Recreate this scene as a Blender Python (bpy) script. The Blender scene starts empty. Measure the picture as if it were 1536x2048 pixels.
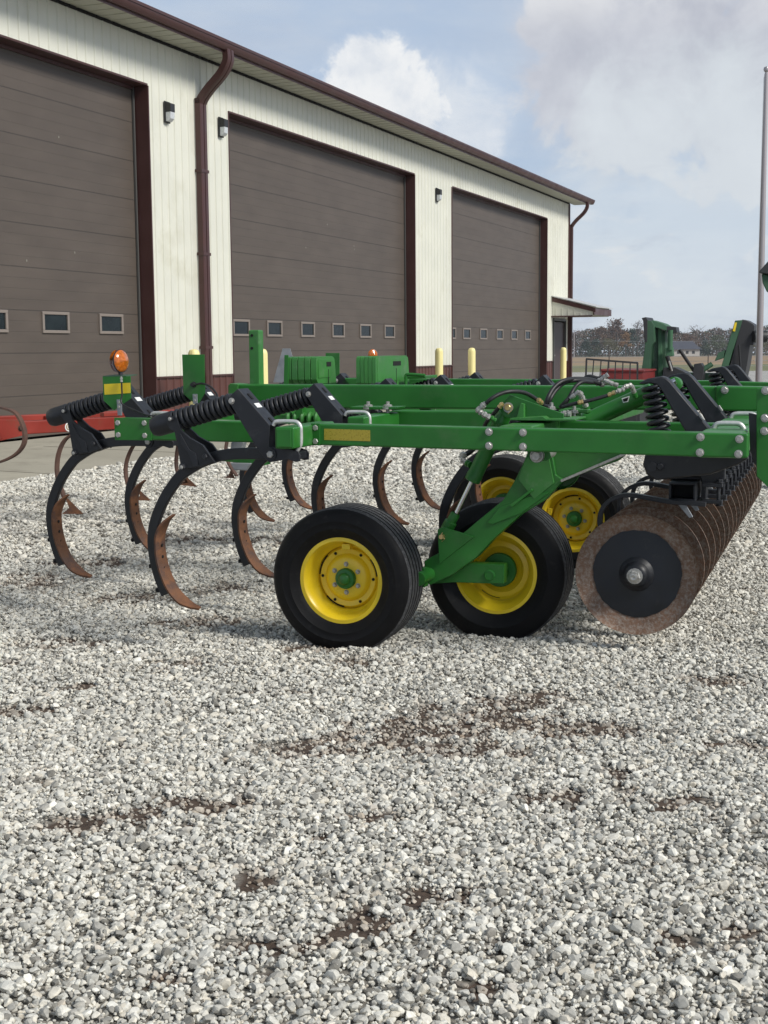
import bpy, math, random
import numpy as np
from mathutils import Vector, Matrix, noise
random.seed(7); RNG = np.random.default_rng(7)
C = bpy.context.scene.collection
rad = math.radians

# ------------------------------------------------------------------ camera frame
FPX, H = 2700.0, 1.52
PITCH, ROLL = math.atan(324/FPX), math.atan(.0083)
F_ = Vector((0, math.cos(PITCH), -math.sin(PITCH)))
R0 = Vector((1, 0, 0)); U0_ = Vector((0, math.sin(PITCH), math.cos(PITCH)))
R_ = math.cos(ROLL)*R0 - math.sin(ROLL)*U0_
U_ = math.cos(ROLL)*U0_ + math.sin(ROLL)*R0
CAM = Vector((0, 0, H))
def ray(x, y): return F_ + (x-768)/FPX*R_ - (y-1024)/FPX*U_
def on_z(x, y, z):
    d = ray(x, y); return CAM + d*((z-H)/d.z)
def at_y(x, y, Y):
    d = ray(x, y); return CAM + d*(Y/d.y)

# ------------------------------------------------------------------ materials
def mat(name, base, rough=.5, metal=0.0, var=0.0, vscale=8.0, dirt=None, dscale=3.0, dlo=.55, dhi=.7,
        bump=0.0, bscale=60.0, coat=0.0, emit=None, spec=.5):
    m = bpy.data.materials.new(name); m.use_nodes = True
    nt = m.node_tree; N = nt.nodes; L = nt.links
    b = N['Principled BSDF']
    b.inputs['Base Color'].default_value = (*base, 1)
    b.inputs['Roughness'].default_value = rough; b.inputs['Metallic'].default_value = metal
    b.inputs['Coat Weight'].default_value = coat; b.inputs['Coat Roughness'].default_value = .15
    b.inputs['Specular IOR Level'].default_value = spec
    tc = N.new('ShaderNodeTexCoord'); oi = N.new('ShaderNodeObjectInfo')
    add = N.new('ShaderNodeVectorMath'); add.operation = 'ADD'
    mul = N.new('ShaderNodeMath'); mul.operation = 'MULTIPLY'; mul.inputs[1].default_value = 37.0
    L.new(oi.outputs['Random'], mul.inputs[0]); L.new(tc.outputs['Object'], add.inputs[0]); L.new(mul.outputs[0], add.inputs[1])
    col = None
    if var:
        n = N.new('ShaderNodeTexNoise'); n.inputs['Scale'].default_value = vscale; n.inputs['Detail'].default_value = 5
        L.new(add.outputs[0], n.inputs['Vector'])
        mr = N.new('ShaderNodeMapRange'); mr.inputs[1].default_value = .3; mr.inputs[2].default_value = .7
        mr.inputs[3].default_value = 1-var; mr.inputs[4].default_value = 1+var
        L.new(n.outputs['Fac'], mr.inputs[0])
        vm = N.new('ShaderNodeVectorMath'); vm.operation = 'SCALE'; vm.inputs[0].default_value = base
        L.new(mr.outputs[0], vm.inputs['Scale']); col = vm.outputs[0]; L.new(col, b.inputs['Base Color'])
        mr2 = N.new('ShaderNodeMapRange'); mr2.inputs[1].default_value = .3; mr2.inputs[2].default_value = .7
        mr2.inputs[3].default_value = max(0, rough-.1); mr2.inputs[4].default_value = min(1, rough+.12)
        L.new(n.outputs['Fac'], mr2.inputs[0]); L.new(mr2.outputs[0], b.inputs['Roughness'])
    if dirt:
        n = N.new('ShaderNodeTexNoise'); n.inputs['Scale'].default_value = dscale; n.inputs['Detail'].default_value = 9
        n.inputs['Roughness'].default_value = .7
        L.new(add.outputs[0], n.inputs['Vector'])
        mr = N.new('ShaderNodeMapRange'); mr.inputs[1].default_value = dlo; mr.inputs[2].default_value = dhi
        L.new(n.outputs['Fac'], mr.inputs[0])
        mx = N.new('ShaderNodeMix'); mx.data_type = 'RGBA'
        L.new(mr.outputs[0], mx.inputs[0])
        if col: L.new(col, mx.inputs[6])
        else: mx.inputs[6].default_value = (*base, 1)
        mx.inputs[7].default_value = (*dirt, 1)
        L.new(mx.outputs[2], b.inputs['Base Color'])
    if bump:
        n = N.new('ShaderNodeTexNoise'); n.inputs['Scale'].default_value = bscale; n.inputs['Detail'].default_value = 4
        L.new(tc.outputs['Object'], n.inputs['Vector'])
        bp = N.new('ShaderNodeBump'); bp.inputs['Strength'].default_value = bump; bp.inputs['Distance'].default_value = .01
        L.new(n.outputs['Fac'], bp.inputs['Height']); L.new(bp.outputs[0], b.inputs['Normal'])
    if emit:
        b.inputs['Emission Color'].default_value = (*emit, 1); b.inputs['Emission Strength'].default_value = 1
    return m

M = {}
M['green'] = mat('green_paint', (.020, .150, .020), .42, var=.16, vscale=5, dirt=(.085, .155, .065), dscale=4, dlo=.54, dhi=.92, coat=.12, bump=.03, bscale=90, spec=.35)
M['green2'] = mat('green_worn', (.036, .18, .032), .45, var=.15, vscale=9, dirt=(.17, .25, .15), dscale=7, dlo=.55, dhi=.9)
M['green_dk'] = mat('green_faded', (.03, .09, .045), .6, var=.2, vscale=2, dirt=(.06, .12, .07), dscale=3)
M['green_far'] = mat('green_weathered', (.05, .14, .07), .65, var=.2, vscale=2)
M['yellow'] = mat('yellow_paint', (.84, .60, .018), .35, var=.06, vscale=9, dirt=(.38, .25, .05), dscale=8, dlo=.64, dhi=.85, coat=.2)
M['yelsticker'] = mat('yellow_decal', (.42, .33, .04), .3, metal=.3, var=.06, vscale=80)
M['yelbright'] = mat('yellow_reflector', (.75, .56, .02), .3, var=.03)
M['black'] = mat('black_paint', (.007, .008, .011), .42, var=.3, vscale=14, dirt=(.05, .05, .05), dscale=12, dlo=.6, dhi=.85, coat=.1)
M['black2'] = mat('black_satin', (.012, .0135, .018), .5, var=.2, vscale=20, dirt=(.05, .052, .055), dscale=9, dlo=.55, dhi=.8)
M['tyre'] = mat('tyre_rubber', (.0055, .0055, .0062), .62, var=.25, vscale=12, dirt=(.030, .029, .027), dscale=16, dlo=.58, dhi=.9, bump=.08, bscale=120, spec=.22)
M['tread'] = mat('tyre_tread', (.045, .046, .049), .9, var=.3, vscale=40, dirt=(.13, .13, .13), dscale=60, dlo=.48, dhi=.72, bump=.3, bscale=200)
M['rust'] = mat('rusty_steel', (.145, .062, .028), .75, var=.35, vscale=18, dirt=(.075, .04, .03), dscale=11, dlo=.48, dhi=.62, bump=.25, bscale=140)
M['rust2'] = mat('old_rust', (.095, .05, .036), .8, var=.3, vscale=12, dirt=(.05, .04, .036), dscale=11, bump=.2, bscale=100)
M['disc'] = mat('rusty_disc_steel', (.165, .094, .060), .66, metal=.1, var=.35, vscale=6, dirt=(.28, .24, .205), dscale=60, dlo=.44, dhi=.66, bump=.35, bscale=120)
M['disc2'] = mat('brown_disc_steel', (.125, .062, .036), .7, metal=.1, var=.35, vscale=7, dirt=(.26, .20, .16), dscale=30, dlo=.56, dhi=.62, bump=.3, bscale=120)
M['zinc'] = mat('zinc_plate', (.42, .41, .385), .42, metal=.55, var=.25, vscale=90)
M['ubolt'] = mat('zinc_rod', (.62, .62, .60), .45, metal=.5, var=.1, vscale=40)
M['chrome'] = mat('chrome_rod', (.7, .7, .7), .16, metal=1)
M['brass'] = mat('brass_fitting', (.65, .48, .22), .35, metal=.8)
M['hose'] = mat('rubber_hose', (.014, .014, .015), .5)
M['white'] = mat('white_label', (.78, .78, .76), .5)
M['dark'] = mat('dark_hole', (.006, .006, .006), .9)
M['amber'] = mat('amber_lens', (.50, .125, .010), .15, var=.35, vscale=60, coat=.6)
M['red'] = mat('red_paint', (.25, .026, .015), .45, var=.2, vscale=3, dirt=(.18, .04, .02), dscale=5)
M['red2'] = mat('red_box_paint', (.16, .014, .012), .5, var=.2, vscale=2)
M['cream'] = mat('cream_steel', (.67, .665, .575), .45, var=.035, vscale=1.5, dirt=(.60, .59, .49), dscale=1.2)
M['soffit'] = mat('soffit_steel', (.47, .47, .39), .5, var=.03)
M['brown'] = mat('brown_trim', (.062, .024, .021), .4, var=.1, vscale=3)
M['wains'] = mat('brown_panel', (.095, .037, .030), .45, var=.1, vscale=2)
M['frame'] = mat('window_frame', (.22, .185, .16), .5)
M['taupe'] = None
M['gframe'] = mat('grey_track', (.10, .10, .095), .5, metal=.3)
M['lampblack'] = mat('lamp_housing', (.018, .018, .02), .5)
M['lens'] = mat('lamp_lens', (.55, .57, .58), .3, coat=.2, var=.05, vscale=30)
M['bollard'] = mat('bollard_sleeve', (.82, .73, .33), .5, var=.03, vscale=3)
M['concrete'] = mat('concrete', (.36, .335, .27), .9, var=.10, vscale=.8, dirt=(.27, .25, .20), dscale=2.2, dlo=.5, dhi=.72, bump=.1, bscale=40)
M['galv'] = mat('galvanised', (.30, .32, .34), .5, metal=.35, var=.2, vscale=12)
M['pole'] = mat('flagpole_metal', (.42, .38, .38), .4, metal=.5)
M['bark'] = mat('bark', (.085, .065, .055), .9)
M['blackrack'] = mat('black_rack', (.02, .02, .022), .6)
M['slate'] = mat('house_roof', (.05, .055, .075), .7)
M['housewall'] = mat('house_wall', (.45, .43, .40), .8)
M['glass'] = mat('window_glass', (.012, .018, .020), .12, var=.5, vscale=3, spec=.22)
M['roof'] = mat('roof_steel', (.55, .55, .54), .4, metal=.3)

def door_material():
    m = bpy.data.materials.new('taupe_door'); m.use_nodes = True
    N = m.node_tree.nodes; L = m.node_tree.links; b = N['Principled BSDF']
    tc = N.new('ShaderNodeTexCoord'); sp = N.new('ShaderNodeSeparateXYZ'); L.new(tc.outputs['Object'], sp.inputs[0])
    def stripe(period, width, off=0):
        a = N.new('ShaderNodeMath'); a.operation = 'ADD'; a.inputs[1].default_value = off + 50*period; L.new(sp.outputs['Z'], a.inputs[0])
        md = N.new('ShaderNodeMath'); md.operation = 'MODULO'; md.inputs[1].default_value = period; L.new(a.outputs[0], md.inputs[0])
        lt = N.new('ShaderNodeMath'); lt.operation = 'LESS_THAN'; lt.inputs[1].default_value = width; L.new(md.outputs[0], lt.inputs[0])
        return lt.outputs[0]
    s1 = stripe(.61, .013); s2 = stripe(.1525, .008)
    m1 = N.new('ShaderNodeMath'); m1.operation = 'MULTIPLY'; m1.inputs[1].default_value = .22; L.new(s2, m1.inputs[0])
    mx = N.new('ShaderNodeMath'); mx.operation = 'MAXIMUM'; L.new(s1, mx.inputs[0]); L.new(m1.outputs[0], mx.inputs[1])
    n = N.new('ShaderNodeTexNoise'); n.inputs['Scale'].default_value = 1.3; n.inputs['Detail'].default_value = 6
    mp = N.new('ShaderNodeMapping'); mp.inputs['Scale'].default_value = (1, 1, 3); L.new(tc.outputs['Object'], mp.inputs[0]); L.new(mp.outputs[0], n.inputs['Vector'])
    r = N.new('ShaderNodeMapRange'); r.inputs[1].default_value = .3; r.inputs[2].default_value = .7; r.inputs[3].default_value = .9; r.inputs[4].default_value = 1.1
    L.new(n.outputs['Fac'], r.inputs[0])
    vm = N.new('ShaderNodeVectorMath'); vm.operation = 'SCALE'; vm.inputs[0].default_value = (.088, .070, .057); L.new(r.outputs[0], vm.inputs['Scale'])
    mc = N.new('ShaderNodeMix'); mc.data_type = 'RGBA'; L.new(mx.outputs[0], mc.inputs[0]); L.new(vm.outputs[0], mc.inputs[6]); mc.inputs[7].default_value = (.055, .045, .038, 1)
    L.new(mc.outputs[2], b.inputs['Base Color']); b.inputs['Roughness'].default_value = .55
    bp = N.new('ShaderNodeBump'); bp.invert = True; bp.inputs['Strength'].default_value = .8; bp.inputs['Distance'].default_value = .01
    L.new(mx.outputs[0], bp.inputs['Height']); L.new(bp.outputs[0], b.inputs['Normal'])
    return m
M['taupe'] = door_material()

# ------------------------------------------------------------------ mesh builder
class MB:
    def __init__(s): s.v = []; s.f = []; s.m = []; s.sm = []
    def add(s, vs, fs, mi=0, smooth=False):
        o = len(s.v); s.v += [tuple(v) for v in vs]
        for f in fs: s.f.append([o+i for i in f]); s.m.append(mi); s.sm.append(smooth)
        return s
    def prism(s, pts, off, mi=0):
        pts = [Vector(p) for p in pts]; off = Vector(off); n = len(pts)
        fs = [list(range(n))[::-1], [n+i for i in range(n)]]
        fs += [[i, (i+1) % n, n+(i+1) % n, n+i] for i in range(n)]
        return s.add(pts+[p+off for p in pts], fs, mi)
    def box(s, c, size, rot=None, mi=0):
        c = Vector(c); R = rot or Matrix.Identity(3); h = Vector(size)/2
        vs = [c+R@Vector((x*h.x, y*h.y, z*h.z)) for x in (-1, 1) for y in (-1, 1) for z in (-1, 1)]
        return s.add(vs, [[0, 1, 3, 2], [4, 6, 7, 5], [0, 4, 5, 1], [2, 3, 7, 6], [0, 2, 6, 4], [1, 5, 7, 3]], mi)
    def beam(s, p, q, w, h, up=(0, 0, 1), mi=0):
        p, q = Vector(p), Vector(q); d = (q-p).normalized(); side = d.cross(Vector(up)).normalized(); u = side.cross(d)
        R = Matrix((d, side, u)).transposed()
        return s.box((p+q)/2, ((q-p).length, w, h), R, mi)
    def tube(s, pts, r, seg=10, mi=0, closed=False, cap=True):
        pts = [Vector(p) for p in pts]; n = len(pts)
        rs = r if isinstance(r, (list, tuple)) else [r]*n
        t0 = (pts[1]-pts[0]).normalized(); a = Vector((0, 0, 1)) if abs(t0.z) < .9 else Vector((1, 0, 0))
        nrm = (a-t0*a.dot(t0)).normalized(); vs = []
        for i in range(n):
            if closed: t = (pts[(i+1) % n]-pts[i-1]).normalized()
            else: t = (pts[min(i+1, n-1)]-pts[max(i-1, 0)]).normalized()
            nrm = (nrm-t*nrm.dot(t)).normalized(); bn = t.cross(nrm)
            for k in range(seg):
                an = 2*math.pi*k/seg; vs.append(pts[i]+(nrm*math.cos(an)+bn*math.sin(an))*rs[i])
        fs = []
        for i in range(n if closed else n-1):
            j = (i+1) % n
            for k in range(seg): fs.append([i*seg+k, i*seg+(k+1) % seg, j*seg+(k+1) % seg, j*seg+k])
        s.add(vs, fs, mi, True)
        if cap and not closed:
            s.add(vs[:seg], [list(range(seg))[::-1]], mi); s.add(vs[-seg:], [list(range(seg))], mi)
        return s
    def lathe(s, prof, origin, axis, seg=48, mi=0, mis=None):
        # prof: (radius, distance along the axis)
        o, ax = Vector(origin), Vector(axis).normalized()
        a = Vector((0, 0, 1)) if abs(ax.z) < .9 else Vector((1, 0, 0)); e1 = (a-ax*a.dot(ax)).normalized(); e2 = ax.cross(e1)
        vs = []
        for r, d in prof:
            for k in range(seg):
                an = 2*math.pi*k/seg; vs.append(o+ax*d+(e1*math.cos(an)+e2*math.sin(an))*max(r, 1e-4))
        for i in range(len(prof)-1):
            fs = [[i*seg+k, i*seg+(k+1) % seg, (i+1)*seg+(k+1) % seg, (i+1)*seg+k] for k in range(seg)]
            b = len(s.v) if i == 0 else b
            if i == 0: s.v += [tuple(v) for v in vs]
            for f in fs: s.f.append([b+q for q in f]); s.m.append(mis[i] if mis else mi); s.sm.append(True)
        return s
    def hexa(s, c, axis, r, h, mi=0):
        c, ax = Vector(c), Vector(axis).normalized()
        a = Vector((0, 0, 1)) if abs(ax.z) < .9 else Vector((1, 0, 0)); e1 = (a-ax*a.dot(ax)).normalized(); e2 = ax.cross(e1)
        ring = lambda rr, d: [c+ax*d+(e1*math.cos(k*math.pi/3+.3)+e2*math.sin(k*math.pi/3+.3))*rr for k in range(6)]
        vs = ring(r, 0)+ring(r, h*.8)+ring(r*.82, h)
        fs = [[k, (k+1) % 6, 6+(k+1) % 6, 6+k] for k in range(6)]+[[6+k, 6+(k+1) % 6, 12+(k+1) % 6, 12+k] for k in range(6)]+[[12, 13, 14, 15, 16, 17]]
        s.add(vs, fs, mi)
        s.lathe([(r*1.25, 0), (r*1.25, h*.15), (r*.9, h*.16)], c, ax, 14, mi)
        return s
    def build(s, name, mats, parent=None, bevel=0, origin=None, sharp=35):
        me = bpy.data.meshes.new(name)
        vs = s.v
        if origin is not None: vs = [tuple(Vector(v)-Vector(origin)) for v in vs]
        me.from_pydata(vs, [], s.f)
        if not isinstance(mats, (list, tuple)): mats = [mats]
        for m in mats: me.materials.append(m)
        me.polygons.foreach_set('material_index', s.m)
        me.polygons.foreach_set('use_smooth', [bool(x) or bevel > 0 for x in s.sm]); me.update()
        try: me.set_sharp_from_angle(angle=rad(sharp))
        except Exception: pass
        import bmesh
        bm = bmesh.new(); bm.from_mesh(me); bmesh.ops.recalc_face_normals(bm, faces=bm.faces); bm.to_mesh(me); bm.free()
        o = bpy.data.objects.new(name, me); C.objects.link(o)
        if origin is not None: o.location = origin
        if parent: o.parent = parent
        if bevel:
            b = o.modifiers.new('edge', 'BEVEL'); b.width = bevel; b.segments = 2; b.limit_method = 'ANGLE'; b.angle_limit = rad(40); b.harden_normals = True
        return o

def tag(o, label, cat, group=None, kind=None):
    if label: o['label'] = label
    if cat: o['category'] = cat
    if group: o['group'] = group
    if kind: o['kind'] = kind
    return o
def struct(o, label, cat): return tag(o, label, cat, None, 'structure')
def empty(name, loc=(0, 0, 0), rz=0):
    o = bpy.data.objects.new(name, None); C.objects.link(o); o.location = loc; o.rotation_euler = (0, 0, rz); o.empty_display_size = .2; return o
def copy_tree(o, parent=None):
    c = o.copy(); C.objects.link(c); c.parent = parent
    for ch in list(o.children): copy_tree(ch, c)
    return c
def smooth_path(pts, n=8):
    pts = [Vector(p) for p in pts]; out = []
    P = [2*pts[0]-pts[1]]+pts+[2*pts[-1]-pts[-2]]
    for i in range(1, len(P)-2):
        for k in range(n):
            t = k/n; a, b, c, d = P[i-1], P[i], P[i+1], P[i+2]
            out.append(.5*((2*b)+(-a+c)*t+(2*a-5*b+4*c-d)*t*t+(-a+3*b-3*c+d)*t**3))
    out.append(pts[-1]); return out

# ------------------------------------------------------------------ camera, sky, sun
cam = bpy.data.objects.new('camera', bpy.data.cameras.new('camera')); C.objects.link(cam)
cam.matrix_world = Matrix(((R_.x, U_.x, -F_.x, 0), (R_.y, U_.y, -F_.y, 0), (R_.z, U_.z, -F_.z, H), (0, 0, 0, 1)))
cam.data.sensor_fit = 'VERTICAL'; cam.data.sensor_height = 36; cam.data.lens = 36*FPX/2048
cam.data.clip_start = .1; cam.data.clip_end = 9000
bpy.context.scene.camera = cam
SUN_DIR = Vector((.80, -.52, .80)).normalized()
elev = math.asin(SUN_DIR.z); azi = math.atan2(SUN_DIR.x, SUN_DIR.y)
sun = bpy.data.objects.new('sun', bpy.data.lights.new('sun', 'SUN')); C.objects.link(sun)
sun.data.energy = 3.7; sun.data.angle = rad(17); sun.data.color = (1, .965, .90)
sun.rotation_euler = (-SUN_DIR).to_track_quat('-Z', 'Y').to_euler()

w = bpy.data.worlds.new('World'); bpy.context.scene.world = w; w.use_nodes = True
N = w.node_tree.nodes; L = w.node_tree.links; N.clear()
def nd(t, **k):
    n = N.new(t)
    for a, b in k.items(): setattr(n, a, b)
    return n
def math_(op, a, b=None, clamp=False):
    n = nd('ShaderNodeMath', operation=op, use_clamp=clamp)
    for i, q in enumerate((a, b)):
        if q is None: continue
        if isinstance(q, (int, float)): n.inputs[i].default_value = q
        else: L.new(q, n.inputs[i])
    return n.outputs[0]
def ramp(x, lo, hi, a=0.0, b=1.0):
    n = nd('ShaderNodeMapRange', interpolation_type='SMOOTHSTEP'); L.new(x, n.inputs[0])
    n.inputs[1].default_value = lo; n.inputs[2].default_value = hi; n.inputs[3].default_value = a; n.inputs[4].default_value = b; return n.outputs[0]
def mixc(f, a, b):
    n = nd('ShaderNodeMix', data_type='RGBA')
    for i, q in ((0, f), (6, a), (7, b)):
        if isinstance(q, (int, float)): n.inputs[i].default_value = q
        elif isinstance(q, tuple): n.inputs[i].default_value = (*q, 1)
        else: L.new(q, n.inputs[i])
    return n.outputs[2]
sky = nd('ShaderNodeTexSky', sky_type='NISHITA', sun_disc=False); sky.sun_elevation = elev; sky.sun_rotation = azi
sky.altitude = 200; sky.air_density = 1.0; sky.dust_density = 1.5; sky.ozone_density = 1.0
tc = nd('ShaderNodeTexCoord'); D_ = tc.outputs['Generated']
sep = nd('ShaderNodeSeparateXYZ'); L.new(D_, sep.inputs[0])
zz = math_('ADD', math_('MAXIMUM', sep.outputs[2], 0.0), .10)
cx = math_('DIVIDE', sep.outputs[0], zz); cy = math_('DIVIDE', sep.outputs[1], zz)
cmb = nd('ShaderNodeCombineXYZ'); L.new(cx, cmb.inputs[0]); L.new(cy, cmb.inputs[1])
def noise_(vec, scale, detail, rough=.55, dist=0, w_=(0, 0, 0)):
    mp = nd('ShaderNodeMapping'); mp.inputs['Location'].default_value = w_; L.new(vec, mp.inputs[0])
    n = nd('ShaderNodeTexNoise'); n.inputs['Scale'].default_value = scale; n.inputs['Detail'].default_value = detail
    n.inputs['Roughness'].default_value = rough; n.inputs['Distortion'].default_value = dist; L.new(mp.outputs[0], n.inputs['Vector']); return n.outputs['Fac']
def blob(px, py, lo, hi, warp=.0):
    d = ray(px, py).normalized()
    dp = nd('ShaderNodeVectorMath', operation='DOT_PRODUCT'); L.new(D_, dp.inputs[0]); dp.inputs[1].default_value = d
    x = dp.outputs['Value']
    if warp: x = math_('ADD', x, math_('MULTIPLY', math_('SUBTRACT', fine, .5), warp))
    return ramp(x, lo, hi)
big = noise_(cmb.outputs[0], .55, 8, .55, .2, (3.1, 1.7, 0))
fine = noise_(D_, 7.0, 9, .6, .1)
shade = noise_(cmb.outputs[0], 1.3, 7, .6, 0, (9, 4, 2))
# thin high veil, thicker towards the horizon, with separate cumulus masses in it
n1 = noise_(D_, 15.0, 11, .62, .35, (.3, .1, .7)); n2 = noise_(D_, 24.0, 8, .6, .2, (2, 1, 0))
def cloud(px, py, r0, r1, amp, lo=.44, hi=.62, n=None):
    d = ray(px, py).normalized(); dp = nd('ShaderNodeVectorMath', operation='DOT_PRODUCT'); L.new(D_, dp.inputs[0]); dp.inputs[1].default_value = d
    a0 = 1-(r1/FPX)**2/2; a1 = 1-(r0/FPX)**2/2
    f = ramp(dp.outputs['Value'], a0, a1)
    f = math_('ADD', f, math_('MULTIPLY', math_('SUBTRACT', n or n1, .5), amp))
    return ramp(f, lo, hi)
mapv = nd('ShaderNodeMapping'); mapv.inputs['Scale'].default_value = (1, 1, 2.6); L.new(D_, mapv.inputs[0]); DS = mapv.outputs[0]
streak = noise_(DS, 5.0, 9, .58, .4, (.5, .2, .1))
veil = ramp(streak, .34, .66, .18, .88)
low = ramp(sep.outputs[2], .03, .19, .95, .0)
cover = math_('MAXIMUM', veil, low)
c_w1 = cloud(745, 215, 0, 195, 2.1, .45, .85); c_w2 = cloud(880, 260, 0, 260, 2.0, .45, 1.3)
c_white = math_('MAXIMUM', c_w1, math_('MULTIPLY', c_w2, .8))
c_g = math_('MAXIMUM', cloud(1290, 110, 0, 360, 1.7, .34, .72), cloud(1520, 160, 0, 330, 1.7, .34, .75))
c_low = math_('MULTIPLY', cloud(1380, 430, 0, 480, 1.6, .35, 1.0), .7)
cover = math_('MAXIMUM', cover, math_('MAXIMUM', c_g, c_white)); cover = math_('MAXIMUM', cover, c_low)
grey_base = mixc(ramp(shade, .32, .7), (4.7, 5.5, 6.8), (6.0, 6.7, 7.6))
up = mixc(ramp(n2, .30, .72), (4.9, 5.15, 5.9), (6.0, 6.25, 6.9))
topw = ramp(sep.outputs[2], .205, .255)
up = mixc(math_('MULTIPLY', topw, ramp(n1, .35, .6)), up, (7.9, 8.0, 8.2))
cl = mixc(c_g, grey_base, up)
cl = mixc(c_low, cl, (7.3, 7.9, 8.3))
cl = mixc(math_('MULTIPLY', c_white, ramp(n2, .25, .6, .45, 1)), cl, (8.8, 8.95, 9.1))
small = ramp(noise_(DS, 13.0, 9, .6, .3, (5, 1, 0)), .56, .68)
lowband = math_('MULTIPLY', ramp(sep.outputs[2], .02, .05), ramp(sep.outputs[2], .09, .13, 1, 0))
cl = mixc(math_('MULTIPLY', math_('MULTIPLY', small, lowband), .75), cl, (8.0, 8.15, 8.2))
dk = ramp(noise_(DS, 9.0, 9, .6, .4, (1, 7, 0)), .52, .66)
cl = mixc(math_('MULTIPLY', math_('MULTIPLY', dk, ramp(sep.outputs[2], .10, .16, 1, 0)), .55), cl, (4.9, 5.4, 6.3))
blue = mixc(.30, (5.0, 6.25, 8.2), sky.outputs[0])
skyc = mixc(cover, blue, cl)
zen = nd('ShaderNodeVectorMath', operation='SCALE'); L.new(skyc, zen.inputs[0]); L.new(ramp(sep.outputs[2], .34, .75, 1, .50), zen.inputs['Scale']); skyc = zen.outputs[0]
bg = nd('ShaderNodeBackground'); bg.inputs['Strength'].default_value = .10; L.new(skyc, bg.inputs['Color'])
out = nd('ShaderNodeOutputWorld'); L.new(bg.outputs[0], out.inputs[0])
vs = bpy.context.scene.view_settings; vs.view_transform = 'Standard'; vs.look = 'None'; vs.exposure = 0; vs.gamma = 1

# ------------------------------------------------------------------ building frame
AL = rad(21.84)
A_ = Vector((math.sin(AL), math.cos(AL), 0)); IN_ = Vector((-math.cos(AL), math.sin(AL), 0))
ZB = .29
BO = on_z(230, 863, ZB)                         # a point at the foot of the wall
def wl(x, y, off=0.0):                          # pixel -> (along, up) on the wall plane moved off metres inward
    d = ray(x, y); o = BO+IN_*off; t = (o-CAM).dot(IN_)/d.dot(IN_); p = CAM+d*t
    return (p-BO).dot(A_), p.z-ZB
def dist_wall(x, y): return -((x-BO.x)*IN_.x+(y-BO.y)*IN_.y)
# ------------------------------------------------------------------ ground
def sstep(t): t = max(0., min(1., t)); return t*t*(3-2*t)
def gz(x, y):
    d = dist_wall(x, y)
    z = .2*sstep((6.6-d)/3.4)*sstep((60-y)/15)
    z -= .0041*max(0, y-60)
    if y < 40: z += .018*noise.noise(Vector((x*.45, y*.45, 3)))+.006*noise.noise(Vector((x*2.2, y*2.2, 9)))
    return z
PATCH = [(930, 1440, .55, .20), (760, 1480, .30, .12), (1070, 1400, .3, .10), (610, 1500, .25, .10), (990, 1510, .3, .06), (150, 1380, .2, .06), (260, 1500, .16, .05), (560, 1390, .2, .05), (1200, 1560, .2, .05), (1350, 1620, .22, .06), (760, 1640, .16, .05), (480, 1890, .1, .04), (620, 1300, .2, .08), (1480, 1500, .25, .08), (70, 1560, .18, .06), (340, 1080, .5, .2), (450, 1180, .4, .2), (250, 1200, .5, .15), (700, 1330, .3, .07), (520, 1080, .4, .2), (380, 1330, .35, .08), (330, 1250, .30, .10), (40, 1430, .25, .12), (60, 1170, .5, .3), (230, 1645, .30, .09),  # mud spots; the broad ones under the machine also paint in its shade
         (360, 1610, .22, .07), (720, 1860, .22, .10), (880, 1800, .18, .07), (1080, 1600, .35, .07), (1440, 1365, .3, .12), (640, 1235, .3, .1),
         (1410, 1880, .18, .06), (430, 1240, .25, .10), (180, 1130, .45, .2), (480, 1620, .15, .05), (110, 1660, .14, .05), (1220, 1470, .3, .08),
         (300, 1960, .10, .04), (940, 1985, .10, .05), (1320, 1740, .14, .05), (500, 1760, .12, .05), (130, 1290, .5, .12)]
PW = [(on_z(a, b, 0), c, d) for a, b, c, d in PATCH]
def mud_and_shade(x, y):
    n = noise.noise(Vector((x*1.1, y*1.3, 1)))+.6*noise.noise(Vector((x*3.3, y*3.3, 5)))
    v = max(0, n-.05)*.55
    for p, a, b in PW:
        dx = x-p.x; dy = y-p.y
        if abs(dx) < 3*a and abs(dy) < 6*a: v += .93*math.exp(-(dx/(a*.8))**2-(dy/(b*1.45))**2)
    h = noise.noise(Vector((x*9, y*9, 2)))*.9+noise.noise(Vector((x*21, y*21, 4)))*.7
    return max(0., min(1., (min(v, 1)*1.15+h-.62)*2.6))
def sheet(name, xs, ys, material, mud_shade_attr=False, dz=0):
    vs = [(x, y, gz(x, y)+dz) for y in ys for x in xs]; n = len(xs)
    fs = [(j*n+i, j*n+i+1, (j+1)*n+i+1, (j+1)*n+i) for j in range(len(ys)-1) for i in range(n-1)]
    me = bpy.data.meshes.new(name); me.from_pydata(vs, [], fs); me.polygons.foreach_set('use_smooth', [True]*len(fs))
    if mud_shade_attr:
        a = me.attributes.new('mud_and_shade', 'FLOAT', 'POINT'); a.data.foreach_set('value', [mud_and_shade(x, y) if y < 26 else 0 for x, y, z in vs])
    me.materials.append(material); o = bpy.data.objects.new(name, me); C.objects.link(o); return o
def steps(a, b, s0, g):
    o = [a]; s = s0
    while o[-1] < b: o.append(min(b, o[-1]+s)); s *= g
    return o
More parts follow.
